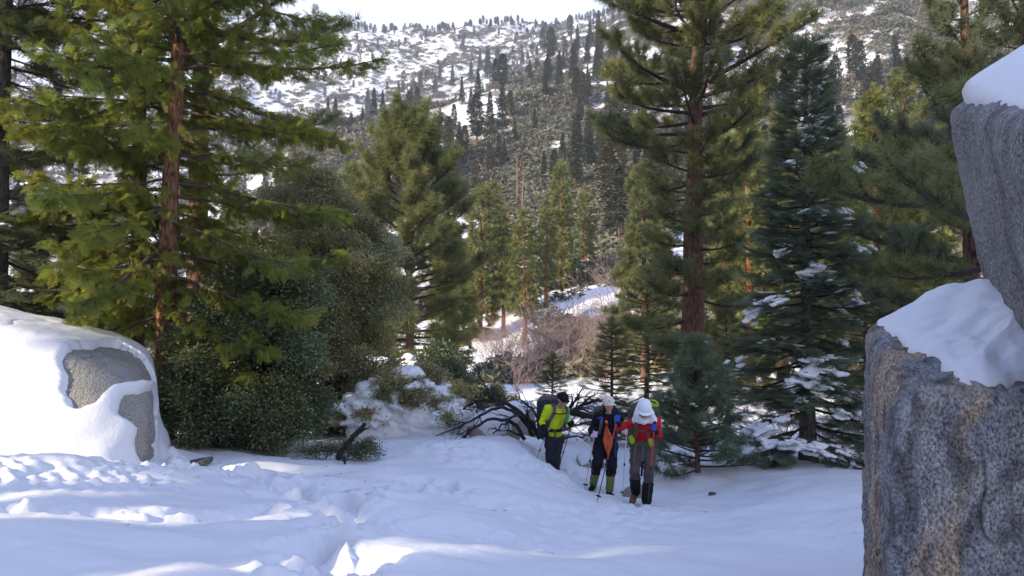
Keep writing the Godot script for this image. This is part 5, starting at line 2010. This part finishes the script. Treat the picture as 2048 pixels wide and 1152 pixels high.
func arm_bones(s: Vector3, e: Vector3, w: Vector3, g: float, low := 0.95) -> Array:
	return [[s, e, 0.056 + g, 0.042 + g], [e, e.lerp(w, low), 0.042 + g, 0.031 + g]]


func boot(called: String, parent: Node, ankle: Vector3, heel: Vector3, toe: Vector3, m: Material) -> void:
	solid(called, parent, m, [[ankle, heel, 0.052, 0.046], [heel, toe, 0.046, 0.040, Vector3.UP, 1.15], [heel.lerp(toe, 0.6), toe, 0.048, 0.042, Vector3.UP, 1.25], [heel + Vector3(0, -0.022, 0), toe + Vector3(0, -0.016, 0), 0.045, 0.044, Vector3.UP, 2.2]], 0.012, 0.02)


func body_of(o: Node3D, bones: Array, head: Array) -> void:
	var mb := MB.new()
	field(mb, bones, 0.022, 0.03)
	field(mb, head, 0.0075, 0.022)
	part("body", mb.mesh(M.skin), o)


func cap(o: Node3D, c: Vector3, f: Vector3, u: Vector3, m: Material, g := 0.0) -> void:
	var r := f.cross(u).normalized()
	solid("cap", o, m, [[c + u * 0.045 - f * 0.020, c + u * 0.048 + f * 0.020, 0.098 + g, 0.094 + g], [c + u * 0.075 - f * 0.01, c + u * 0.08 + f * 0.0, 0.082 + g, 0.08 + g]], 0.010, 0.02, [[c + u * 0.030 - f * 0.02, (-u - f * 0.10).normalized()]])
	var mb := MB.new()
	for layer in 2:
		var first := mb.v.size()
		for q in 15:
			var an := lerpf(-0.92, 0.92, q / 14.0)
			for s in 6:
				var rad := 0.080 + (0.012 + 0.068 * pow(maxf(cos(an * 1.5), 0.0), 0.6)) * s / 5.0
				mb.v.append(c + u * (0.048 - 0.30 * (rad - 0.080) - 0.020 * sin(an) * sin(an) - 0.007 * layer) + (f * cos(an) + r * sin(an)) * (rad + g))
				mb.n.append(u)
		mb.sheet(15, 6, first, layer == 1)
	mb.smooth_normals()
	if mb.n[40].dot(u) < 0.0:
		for t in range(0, mb.i.size(), 3):
			var sw := mb.i[t + 1]
			mb.i[t + 1] = mb.i[t + 2]
			mb.i[t + 2] = sw
		mb.smooth_normals()
	part("cap_brim", mb.mesh(m), o)


func face(o: Node3D, c: Vector3, f: Vector3, u: Vector3) -> void:
	var r := f.cross(u).normalized()
	for s in [-1.0, 1.0]:
		var mb := MB.new()
		mb.blob(c + f * 0.088 + r * s * 0.033 + u * 0.008, Vector3(0.013, 0.007, 0.010), 10, 6, 0.0, noise_c, Color.WHITE, Basis(r, u, f))
		part("eye", mb.mesh(M.eye), o)
		mb = MB.new()
		mb.band(PackedVector3Array([c + f * 0.097 + r * s * 0.016 + u * 0.026, c + f * 0.095 + r * s * 0.034 + u * 0.031, c + f * 0.084 + r * s * 0.050 + u * 0.026]), PackedVector3Array([f, f, f]), 0.008, 0.006)
		part("eyebrow", mb.mesh(M.hair), o)
	var lip := MB.new()
	lip.blob(c + f * 0.107 - u * 0.050, Vector3(0.024, 0.0085, 0.007), 12, 6, 0.0, noise_c, Color.WHITE, Basis(r, u, f))
	part("mouth", lip.mesh(M.lip), o)


func hiker_yellow() -> void:
	var d := 14.5
	var root := at(1108, 968, d)
	var o := thing("person", "person in lime yellow shirt, black cap and sunglasses, leftmost of the hikers", "person", root, "hikers on the trail")
	var J := func(x: float, y: float, z: float) -> Vector3: return joint(x, y, z, d, root)
	var yellow := cloth(Color(0.52, 0.62, 0.015), 0.8)
	var slate := cloth(Color(0.026, 0.028, 0.036))
	var f := Vector3(0.50, -0.30, 0.82).normalized()
	var u := (Vector3.UP - f * f.y).normalized()
	var hd: Vector3 = J.call(403, 232, 0.10)
	var neck: Vector3 = J.call(375, 300, 0.0)
	var sl: Vector3 = J.call(282, 300, 0.06)
	var sr: Vector3 = J.call(428, 305, -0.08)
	var chest: Vector3 = J.call(355, 345, 0.0)
	var belly: Vector3 = J.call(345, 430, 0.0)
	var hips: Vector3 = J.call(340, 520, 0.0)
	var el: Vector3 = J.call(245, 405, 0.08)
	var wl: Vector3 = J.call(268, 462, 0.20)
	var er: Vector3 = J.call(448, 395, -0.08)
	var wr: Vector3 = J.call(462, 418, 0.10)
	var hl: Vector3 = J.call(305, 535, 0.03)
	var hr: Vector3 = J.call(375, 535, -0.03)
	var kl: Vector3 = J.call(305, 680, 0.10)
	var kr: Vector3 = J.call(358, 690, 0.06)
	var al: Vector3 = J.call(302, 830, 0.0)
	var ar: Vector3 = J.call(348, 845, 0.05)
	var fw := Vector3(0.5, 0, 0.86)
	var head := head_bones(hd, f, u)
	head.append([hd - u * 0.06 - f * 0.01, neck, 0.055, 0.062])
	var b := torso_bones(sl, sr, chest, belly, hips, fw, -0.03)
	b.append([neck, chest, 0.06, 0.10])
	b.append_array(arm_bones(sl, el, wl, -0.006)); b.append_array(arm_bones(sr, er, wr, -0.006))
	b.append_array(leg_bones(hl, kl, al, -0.008, 1.0)); b.append_array(leg_bones(hr, kr, ar, -0.008, 1.0))
	body_of(o, b, head)
	# clothing
	var sb := torso_bones(sl, sr, chest, belly, hips, fw, 0.0)
	sb.append([neck + Vector3(0, -0.01, 0), chest, 0.068, 0.11])
	sb.append_array(arm_bones(sl, el, wl, 0.006, 0.70)); sb.append_array(arm_bones(sr, er, wr, 0.006, 0.9))
	solid("shirt", o, yellow, sb, 0.014, 0.04, [[J.call(340, 512, 0), Vector3.DOWN]], [], 0.014)
	var tb := leg_bones(hl, kl, al, 0.012, 0.6)
	tb.append_array(leg_bones(hr, kr, ar, 0.012, 0.6))
	tb.append([J.call(340, 495, 0.0), J.call(340, 530, 0.0), 0.142, 0.142, fw, 1.22])
	solid("trousers", o, slate, tb, 0.015, 0.035, [], [], 0.020)
	solid("gaiter", o, M.black, [[kl.lerp(al, 0.45), al, 0.075, 0.072]], 0.014, 0.03, [], [], 0.008)
	solid("gaiter", o, M.black, [[kr.lerp(ar, 0.45), ar, 0.075, 0.072]], 0.014, 0.03, [], [], 0.008)
	boot("boot", o, al, J.call(298, 868, -0.03), J.call(310, 882, 0.14), M.black)
	boot("boot", o, ar, J.call(345, 880, 0.02), J.call(372, 892, 0.17), M.black)
	cap(o, hd, f, u, M.black)
	var r := f.cross(u).normalized()
	solid("sunglasses", o, M.eye, [[hd + f * 0.092 + u * 0.010 - r * 0.052, hd + f * 0.092 + u * 0.010 - r * 0.016, 0.019, 0.019, f, 2.2], [hd + f * 0.092 + u * 0.010 + r * 0.052, hd + f * 0.092 + u * 0.010 + r * 0.016, 0.019, 0.019, f, 2.2], [hd + f * 0.086 + u * 0.016 - r * 0.07, hd + r * -0.082 + u * 0.018, 0.005, 0.005], [hd + f * 0.086 + u * 0.016 + r * 0.07, hd + r * 0.082 + u * 0.018, 0.005, 0.005]], 0.006, 0.008)
	solid("hair", o, M.hair, [[hd + u * 0.01 - f * 0.035, hd - u * 0.03 - f * 0.045, 0.078, 0.06]], 0.012, 0.02)
	face(o, hd, f, u)
	# gloves and poles
	var gl: Vector3 = J.call(276, 492, 0.26)
	var tl: Vector3 = J.call(188, 728, 0.10)
	var gr: Vector3 = J.call(474, 412, 0.20)
	var tr2: Vector3 = J.call(408, 640, 0.30)
	solid("glove", o, M.black, grip_hand(gl, gl - tl, wl) + [[wl.lerp(el, 0.5), wl, 0.050, 0.042]], 0.007, 0.012)
	solid("glove", o, M.black, grip_hand(gr, gr - tr2, wr) + [[wr.lerp(er, 0.25), wr, 0.045, 0.042]], 0.007, 0.012)
	var dl := (gl - tl).normalized()
	pole("silver pole in the yellow-shirted hiker's lower hand", root + gl + dl * 0.07, root + tl - dl * 0.06, M.black, M.alloy, M.alloy)
	var dr := (gr - tr2).normalized()
	pole("dark pole in the yellow-shirted hiker's raised hand, partly hidden by legs", root + gr + dr * 0.07, root + tr2 - dr * 0.5, M.black, M.dark_shaft, M.dark_shaft)
	# backpack
	var pk := thing("backpack", "slate grey backpack on the yellow-shirted hiker's back", "backpack", root, "hikers' backpacks")
	var grey := cloth(Color(0.030, 0.034, 0.045))
	var back := Vector3(-0.5, 0, -0.86)
	var bt: Vector3 = chest + back * 0.24
	solid("pack_body", pk, grey, [[bt + Vector3(-0.10, 0.17, 0.04), belly + back * 0.22 + Vector3(-0.08, -0.12, 0.03), 0.13, 0.12], [bt + Vector3(0.08, 0.17, -0.05), belly + back * 0.22 + Vector3(0.08, -0.12, -0.05), 0.13, 0.12], [bt + back * 0.08 + Vector3(0, 0.1, 0), belly + back * 0.28, 0.11, 0.10]], 0.018, 0.05, [], [], 0.012)
	solid("pack_lid", pk, M.grey_strap, [[bt + Vector3(-0.12, 0.25, 0.05), bt + Vector3(0.10, 0.27, -0.05), 0.08, 0.08]], 0.016, 0.03, [], [], 0.010)
	var fr := [Vector3(-0.2, 0.6, 0.8), Vector3(0.2, 0.0, 1.0)]
	sash("shoulder_strap", pk, M.grey_strap, [bt + Vector3(-0.02, 0.2, 0.06), J.call(312, 268, 0.02), J.call(342, 275, 0.14), J.call(335, 335, 0.20), J.call(300, 395, 0.17), J.call(285, 440, 0.08)], fr, 0.062, 0.018)
	sash("shoulder_strap", pk, M.grey_strap, [bt + Vector3(0.1, 0.2, -0.02), J.call(420, 282, -0.02), J.call(438, 300, 0.10), J.call(440, 350, 0.13), J.call(425, 405, 0.13), J.call(415, 440, 0.05)], fr, 0.055, 0.018)
	sash("chest_strap", pk, M.black, [J.call(335, 332, 0.205), J.call(385, 338, 0.21), J.call(438, 330, 0.145)], fr, 0.022, 0.01)
	sash("hip_belt", pk, M.black, [J.call(275, 455, 0.02), J.call(300, 462, 0.15), J.call(345, 468, 0.20), J.call(390, 462, 0.17), J.call(418, 445, 0.06)], [Vector3(-0.4, 0, 1), Vector3(0.5, 0, 0.8)], 0.055, 0.022)
	sash("strap_end", pk, M.grey_strap, [J.call(342, 455, 0.22), J.call(346, 490, 0.22), J.call(350, 528, 0.19)], fr, 0.028)
	solid("belt_pocket", pk, M.grey_strap, [[J.call(405, 452, 0.13), J.call(420, 445, 0.08), 0.045, 0.04]], 0.012, 0.02)
	solid("belt_buckle", pk, M.alloy, [[J.call(297, 455, 0.185), J.call(299, 459, 0.185), 0.018, 0.018, Vector3(0, 0, 1), 2.0]], 0.006, 0.01)
	sash("drink_hose", pk, cloth(Color(0.03, 0.25, 0.33)), [J.call(442, 330, 0.15), J.call(438, 370, 0.155), J.call(428, 402, 0.15)], fr, 0.032, 0.02)


func hiker_black() -> void:
	var d := 13.4
	var root := at(1203, 988, d)
	var o := thing("person", "person in black clothes with cream cap and olive gaiters, middle of the hikers", "person", root, "hikers on the trail")
	var J := func(x: float, y: float, z: float) -> Vector3: return joint(x, y, z, d, root)
	var black := cloth(Color(0.009, 0.0095, 0.014), 0.85)
	var navy := cloth(Color(0.010, 0.011, 0.018), 0.85)
	var pink := cloth(Color(0.60, 0.44, 0.54))
	var olive := cloth(Color(0.13, 0.155, 0.055))
	var cream := cloth(Color(0.60, 0.56, 0.50))
	var f := Vector3(0.02, -0.10, 1).normalized()
	var u := (Vector3.UP - f * f.y).normalized()
	var hd: Vector3 = J.call(757, 268, 0.08)
	var neck: Vector3 = J.call(757, 348, 0.0)
	var sl: Vector3 = J.call(672, 368, 0.0)
	var sr: Vector3 = J.call(838, 368, 0.0)
	var chest: Vector3 = J.call(755, 410, 0.0)
	var belly: Vector3 = J.call(748, 500, 0.0)
	var hips: Vector3 = J.call(735, 585, 0.0)
	var el: Vector3 = J.call(628, 462, -0.02)
	var wl: Vector3 = J.call(632, 505, 0.17)
	var er: Vector3 = J.call(850, 455, -0.05)
	var wr: Vector3 = J.call(872, 478, 0.16)
	var hl: Vector3 = J.call(690, 590, 0.0)
	var hr: Vector3 = J.call(778, 590, 0.0)
	var kl: Vector3 = J.call(672, 715, 0.14)
	var kr: Vector3 = J.call(780, 725, 0.12)
	var al: Vector3 = J.call(640, 870, -0.02)
	var ar: Vector3 = J.call(765, 915, 0.10)
	var fw := Vector3(0, 0, 1)
	var head := head_bones(hd, f, u)
	head.append([hd - u * 0.06 - f * 0.01, neck, 0.052, 0.058])
	var b := torso_bones(sl, sr, chest, belly, hips, fw, -0.03)
	b.append([neck, chest, 0.058, 0.10])
	b.append_array(arm_bones(sl, el, wl, -0.006)); b.append_array(arm_bones(sr, er, wr, -0.006))
	b.append_array(leg_bones(hl, kl, al, -0.008, 1.0)); b.append_array(leg_bones(hr, kr, ar, -0.008, 1.0))
	body_of(o, b, head)
	var sb := torso_bones(sl, sr, chest, belly, hips, fw, 0.002)
	sb.append([neck + Vector3(0, 0.015, 0), chest, 0.070, 0.12])
	sb.append_array(arm_bones(sl, el, wl, 0.014, 0.92)); sb.append_array(arm_bones(sr, er, wr, 0.014, 0.92))
	solid("jacket", o, black, sb, 0.014, 0.04, [[J.call(740, 612, 0), Vector3.DOWN]], [], 0.016)
	var tb := leg_bones(hl, kl, al, 0.030, 0.42)
	tb.append_array(leg_bones(hr, kr, ar, 0.030, 0.42))
	tb.append([J.call(735, 560, 0.0), J.call(735, 600, 0.0), 0.155, 0.150, fw, 1.2])
	solid("trousers", o, navy, tb, 0.015, 0.035, [], [], 0.024)
	for s in [[kl, al], [kr, ar]]:
		solid("gaiter", o, olive, [[s[0].lerp(s[1], 0.40), s[1] + Vector3(0, 0.0, 0.0), 0.072, 0.066]], 0.012, 0.02, [], [], 0.006)
	boot("boot", o, al, J.call(640, 895, -0.07), J.call(625, 912, 0.13), M.black)
	boot("boot", o, ar, J.call(757, 952, 0.04), J.call(785, 968, 0.26), M.black)
	cap(o, hd, f, u, cream)
	var r := f.cross(u).normalized()
	var mk := MB.new()
	var mc := hd + u * 0.085 + f * 0.112
	mk.band(PackedVector3Array([mc - r * 0.016 + u * 0.004, mc - r * 0.008 - u * 0.004, mc + r * 0.018 + u * 0.005]), PackedVector3Array([f, f, f]), 0.006, 0.006)
	part("cap_mark", mk.mesh(M.black), o)
	solid("hair", o, M.hair, [[hd + u * 0.0 - f * 0.03, hd - u * 0.07 - f * 0.04, 0.088, 0.075], [hd - r * 0.078 - f * 0.0, hd - r * 0.082 - u * 0.10 + f * 0.0, 0.024, 0.026], [hd + r * 0.078 - f * 0.0, hd + r * 0.082 - u * 0.10 + f * 0.0, 0.024, 0.026]], 0.010, 0.02)
	face(o, hd, f, u)
	sash("chest_badge", o, cloth(Color(0.045, 0.05, 0.42)), [J.call(672, 369, 0.135), J.call(696, 370, 0.16), J.call(718, 371, 0.168)], [Vector3(-0.2, 0.1, 1), Vector3(0, 0.1, 1)], 0.028, 0.012)
	# gloves and poles
	var gl: Vector3 = J.call(650, 492, 0.26)
	var tl: Vector3 = J.call(578, 895, 0.25)
	var gr: Vector3 = J.call(895, 478, 0.26)
	var tr2: Vector3 = J.call(864, 955, 0.45)
	solid("glove", o, pink, grip_hand(gl, gl - tl, wl) + [[wl.lerp(el, 0.12), wl, 0.040, 0.036]], 0.006, 0.012)
	solid("glove", o, pink, grip_hand(gr, gr - tr2, wr) + [[wr.lerp(er, 0.12), wr, 0.040, 0.036]], 0.006, 0.012)
	var dl := (gl - tl).normalized()
	pole("silver pole in the black-clad hiker's lower left of picture hand, grip pointing at the chest", root + gl + dl * 0.10, root + tl - dl * 0.05, M.black, M.alloy, M.alloy)
	var dr := (gr - tr2).normalized()
	pole("silver pole in the black-clad hiker's other hand, between that hiker and the red jacket", root + gr + dr * 0.08, root + tr2 - dr * 0.05, M.black, M.alloy, M.alloy)
	# small pack and what hangs from it
	var pk := thing("backpack", "black backpack on the cream-capped hiker, mostly hidden behind the shoulders", "backpack", root, "hikers' backpacks")
	solid("pack_body", pk, M.black, [[chest + Vector3(-0.10, 0.14, -0.26), belly + Vector3(-0.09, -0.05, -0.24), 0.12, 0.11], [chest + Vector3(0.10, 0.14, -0.26), belly + Vector3(0.09, -0.05, -0.24), 0.12, 0.11]], 0.018, 0.05, [], [], 0.01)
	solid("pack_lid", pk, M.grey_strap, [[chest + Vector3(-0.16, 0.20, -0.22), chest + Vector3(0.06, 0.22, -0.24), 0.07, 0.07]], 0.016, 0.03)
	var fr := [Vector3(0, 0.5, 0.9), Vector3(0, 0.0, 1.0)]
	for s in [-1.0, 1.0]:
		sash("shoulder_strap", pk, M.grey_strap, [chest + Vector3(0.10 * s, 0.16, -0.14), J.call(757 + 55 * s, 352, 0.0), J.call(757 + 55 * s, 368, 0.13), J.call(757 + 58 * s, 420, 0.17), J.call(757 + 75 * s, 490, 0.13)], fr, 0.05, 0.016)
	sash("hip_belt", pk, M.black, [J.call(682, 548, 0.05), J.call(710, 556, 0.15), J.call(745, 560, 0.175), J.call(785, 556, 0.14), J.call(806, 548, 0.04)], [Vector3(-0.4, 0, 1), Vector3(0.4, 0, 1)], 0.05, 0.02)
	sash("side_strap", pk, cloth(Color(0.02, 0.035, 0.075)), [J.call(806, 480, 0.10), J.call(812, 560, 0.12), J.call(806, 640, 0.16), J.call(812, 705, 0.12)], [Vector3(0.3, 0, 1), Vector3(0.3, 0, 1)], 0.045, 0.02)
	# bandana
	var bn := thing("bandana", "orange patterned bandana hanging down the black-clad hiker's front", "bandana", root)
	var mb := MB.new()
	var rows := 22
	var cols := 13
	for a in rows:
		var t := float(a) / (rows - 1)
		var wl2 := lerpf(738.0, 716.0, smoothstep(0.0, 0.55, t)) if t < 0.6 else lerpf(716.0, 752.0, (t - 0.6) / 0.4)
		var wr2 := lerpf(742.0, 790.0, smoothstep(0.0, 0.6, t)) if t < 0.65 else lerpf(790.0, 756.0, (t - 0.65) / 0.35)
		for c in cols:
			var s := float(c) / (cols - 1)
			var fold := 0.016 * sin(s * 9.0 + t * 2.0) + 0.008 * sin(s * 19.0)
			mb.v.append(J.call(lerpf(wl2, wr2, s), lerpf(394.0, 660.0, t), 0.215 + fold - 0.02 * t))
			mb.n.append(Vector3(0, 0, 1))
			var p1 := noise_b.get_noise_2d(s * 6.0 * (0.3 + t), t * 9.0)
			var col := Color(0.72, 0.135, 0.012)
			if p1 > 0.18: col = Color(0.20, 0.06, 0.10)
			elif p1 < -0.35: col = Color(0.62, 0.09, 0.02)
			if t > 0.86: col = Color(0.50, 0.36, 0.02)
			mb.c.append(col)
	var half := mb.v.size()
	for k in half:
		mb.v.append(mb.v[k] + Vector3(0, 0, -0.004))
		mb.n.append(Vector3(0, 0, -1))
		mb.c.append(mb.c[k])
	mb.sheet(rows, cols, 0)
	mb.sheet(rows, cols, half, true)
	mb.smooth_normals()
	if mb.n[half / 2].z < 0.0:
		for t in range(0, mb.i.size(), 3):
			var sw := mb.i[t + 1]
			mb.i[t + 1] = mb.i[t + 2]
			mb.i[t + 2] = sw
		mb.smooth_normals()
	var bm := mat(Color.WHITE, 0.9, true)
	part("cloth", mb.mesh(bm, true), bn)
	solid("knot", bn, cloth(Color(0.65, 0.15, 0.02)), [[J.call(738, 392, 0.20), J.call(742, 402, 0.215), 0.018, 0.022]], 0.007, 0.01)


func hiker_red() -> void:
	var d := 12.1
	var root := at(1288, 1014, d)
	var o := thing("person", "person in red top and white sun hat with neck cape, rightmost of the hikers", "person", root, "hikers on the trail")
	var J := func(x: float, y: float, z: float) -> Vector3: return joint(x, y, z, d, root)
	var red := cloth(Color(0.42, 0.014, 0.022), 0.85)
	var brown := cloth(Color(0.075, 0.062, 0.062), 0.9)
	var blue := cloth(Color(0.05, 0.075, 0.40))
	var white := cloth(Color(0.70, 0.72, 0.78))
	var green := cloth(Color(0.055, 0.06, 0.038))
	var lime := cloth(Color(0.23, 0.34, 0.03))
	var leather := cloth(Color(0.10, 0.065, 0.045))
	var f := Vector3(0.0, -0.62, 0.80).normalized()
	var u := (Vector3.UP - f * f.y).normalized()
	var hd: Vector3 = J.call(1032, 300, 0.20)
	var neck: Vector3 = J.call(1035, 372, 0.06)
	var sl: Vector3 = J.call(960, 400, 0.02)
	var sr: Vector3 = J.call(1122, 402, 0.0)
	var chest: Vector3 = J.call(1038, 445, 0.02)
	var belly: Vector3 = J.call(1035, 530, 0.0)
	var hips: Vector3 = J.call(1028, 610, -0.02)
	var el: Vector3 = J.call(846, 438, 0.06)
	var wl: Vector3 = J.call(832, 405, 0.24)
	var er: Vector3 = J.call(1140, 500, 0.06)
	var wr: Vector3 = J.call(1118, 470, 0.24)
	var hl: Vector3 = J.call(975, 625, -0.02)
	var hr: Vector3 = J.call(1075, 625, -0.02)
	var kl: Vector3 = J.call(958, 775, 0.12)
	var kr: Vector3 = J.call(1068, 790, 0.14)
	var al: Vector3 = J.call(965, 935, -0.10)
	var ar: Vector3 = J.call(1048, 1005, 0.06)
	var fw := Vector3(0, 0, 1)
	var head := head_bones(hd, f, u)
	head.append([hd - u * 0.06 - f * 0.01, neck, 0.055, 0.060])
	var b := torso_bones(sl, sr, chest, belly, hips, fw, -0.03)
	b.append([neck, chest, 0.06, 0.10])
	b.append_array(arm_bones(sl, el, wl, -0.006)); b.append_array(arm_bones(sr, er, wr, -0.006))
	b.append_array(leg_bones(hl, kl, al, -0.008, 1.0)); b.append_array(leg_bones(hr, kr, ar, -0.008, 1.0))
	body_of(o, b, head)
	var sb := torso_bones(sl, sr, chest, belly, hips, fw, 0.006)
	sb.append([neck + Vector3(0, -0.01, 0), chest, 0.075, 0.12])
	sb.append_array(arm_bones(sl, el, wl, 0.008, 0.85)); sb.append_array(arm_bones(sr, er, wr, 0.010, 0.85))
	solid("jacket", o, red, sb, 0.014, 0.04, [[J.call(1030, 606, 0), Vector3.DOWN]], [], 0.014)
	var tb := leg_bones(hl, kl, al, 0.018, 0.5)
	tb.append_array(leg_bones(hr, kr, ar, 0.018, 0.5))
	tb.append([J.call(1028, 590, 0.0), J.call(1028, 635, -0.02), 0.155, 0.150, fw, 1.2])
	solid("trousers", o, brown, tb, 0.015, 0.035, [], [], 0.022)
	for s in [[kl, al], [kr, ar]]:
		solid("gaiter", o, M.black, [[s[0].lerp(s[1], 0.42), s[1], 0.084, 0.076]], 0.013, 0.02, [], [], 0.008)
	boot("boot", o, al, J.call(955, 965, -0.12), J.call(938, 1008, 0.10), leather)
	boot("boot", o, ar, J.call(1046, 1040, 0.0), J.call(1044, 1056, 0.20), M.black)
	# sun hat with a neck cape
	var r := f.cross(u).normalized()
	cap(o, hd, f, u, white, 0.008)
	var down := Vector3(0, -1, 0)
	solid("neck_cape", o, white, [[hd + u * 0.02 - f * 0.03, hd + down * 0.06 - f * 0.05, 0.108, 0.125], [hd + down * 0.08 + Vector3(-0.08, 0, -0.03), J.call(965, 385, 0.08), 0.075, 0.055], [hd + down * 0.08 + Vector3(0.08, 0, -0.03), J.call(1100, 385, 0.08), 0.075, 0.055], [J.call(968, 382, 0.10), J.call(1030, 398, 0.20), 0.05, 0.035], [J.call(1098, 382, 0.10), J.call(1030, 398, 0.20), 0.05, 0.035], [hd + down * 0.05 - f * 0.10, J.call(1032, 400, -0.10), 0.10, 0.12]], 0.012, 0.04, [], [[hd + f * 0.10 - u * 0.03, 0.088]], 0.007)
	solid("sunglasses", o, M.eye, [[hd + f * 0.092 + u * 0.010 - r * 0.052, hd + f * 0.092 + u * 0.010 - r * 0.016, 0.019, 0.019, f, 2.2], [hd + f * 0.092 + u * 0.010 + r * 0.052, hd + f * 0.092 + u * 0.010 + r * 0.016, 0.019, 0.019, f, 2.2]], 0.006, 0.008)
	face(o, hd, f, u)
	# gloves with dark stripes, and poles
	var gl: Vector3 = J.call(826, 372, 0.34)
	var tl: Vector3 = J.call(674, 990, 0.55)
	var gr: Vector3 = J.call(1108, 440, 0.34)
	var tr2: Vector3 = J.call(1058, 1040, 0.40)
	for s in [[gl, tl, wl, el], [gr, tr2, wr, er]]:
		solid("glove", o, blue, grip_hand(s[0], s[0] - s[1], s[2]), 0.006, 0.006)
		solid("glove_cuff", o, M.black, [[s[2].lerp(s[3], 0.30), s[2].lerp(s[0], 0.25), 0.046, 0.040]], 0.010, 0.012)
	var dl := (gl - tl).normalized()
	pole("dark pole with red upper part planted in front of the cream-capped hiker", root + gl + dl * 0.06, root + tl - dl * 0.04, M.black, M.red_shaft, M.dark_shaft)
	var dr := (gr - tr2).normalized()
	pole("dark pole with red upper part in front of the red-jacketed hiker's leg", root + gr + dr * 0.08, root + tr2 - dr * 0.04, M.black, M.red_shaft, M.dark_shaft)
	# backpack
	var pk := thing("backpack", "dark green backpack with lime lid on the red-jacketed hiker", "backpack", root, "hikers' backpacks")
	solid("pack_body", pk, green, [[chest + Vector3(-0.08, 0.20, -0.28), belly + Vector3(-0.09, -0.08, -0.26), 0.14, 0.13], [chest + Vector3(0.15, 0.20, -0.28), belly + Vector3(0.13, -0.08, -0.26), 0.14, 0.13]], 0.018, 0.05, [], [], 0.012)
	solid("pack_lid", pk, lime, [[chest + Vector3(0.06, 0.335, -0.27), chest + Vector3(0.17, 0.32, -0.27), 0.085, 0.085]], 0.014, 0.03, [], [], 0.008)
	sash("lid_seam", pk, M.black, [chest + Vector3(0.02, 0.365, -0.188), chest + Vector3(0.11, 0.385, -0.182), chest + Vector3(0.21, 0.355, -0.188)], [Vector3(0, 0.3, 1), Vector3(0, 0.3, 1)], 0.014, 0.012)
	var fr := [Vector3(0, 0.5, 0.9), Vector3(0, 0.0, 1.0)]
	for s in [-1.0, 1.0]:
		sash("shoulder_strap", pk, green, [chest + Vector3(0.12 * s, 0.16, -0.14), J.call(1040 + 68 * s, 386, 0.0), J.call(1040 + 70 * s, 402, 0.14), J.call(1040 + 72 * s, 450, 0.19), J.call(1040 + 84 * s, 520, 0.15)], fr, 0.055, 0.016)
	sash("chest_strap", pk, green, [J.call(965, 455, 0.20), J.call(1010, 468, 0.225), J.call(1060, 475, 0.22), J.call(1110, 470, 0.19)], fr, 0.026, 0.012)
	sash("hip_belt", pk, green, [J.call(935, 545, 0.05), J.call(970, 560, 0.17), J.call(1030, 570, 0.215), J.call(1085, 562, 0.18), J.call(1120, 545, 0.06)], [Vector3(-0.5, 0, 1), Vector3(0.5, 0, 1)], 0.06, 0.022)
	solid("belt_pocket", pk, lime, [[J.call(933, 525, 0.12), J.call(940, 548, 0.13), 0.05, 0.045]], 0.012, 0.02)
	solid("belt_pocket", pk, lime, [[J.call(1080, 545, 0.20), J.call(1085, 572, 0.20), 0.045, 0.04]], 0.012, 0.02)
	for q in [[965, 570, 960, 650, 952, 720], [1022, 580, 1022, 640, 1018, 700], [1060, 480, 1064, 510, 1062, 535]]:
		sash("strap_end", pk, M.grey_strap, [J.call(q[0], q[1], 0.22), J.call(q[2], q[3], 0.20), J.call(q[4], q[5], 0.19)], fr, 0.03)
	for q in [[1140, 525, 1150, 590, 1142, 650], [1128, 530, 1152, 560, 1160, 540]]:
		sash("loose_strap", pk, M.dark_shaft, [J.call(q[0], q[1], 0.0), J.call(q[2], q[3], 0.0), J.call(q[4], q[5], 0.0)], fr, 0.022)
	sash("hanging_strap", pk, M.black, [J.call(1018, 680, -0.2), J.call(1014, 750, -0.16), J.call(1010, 815, -0.15)], fr, 0.03, 0.02)
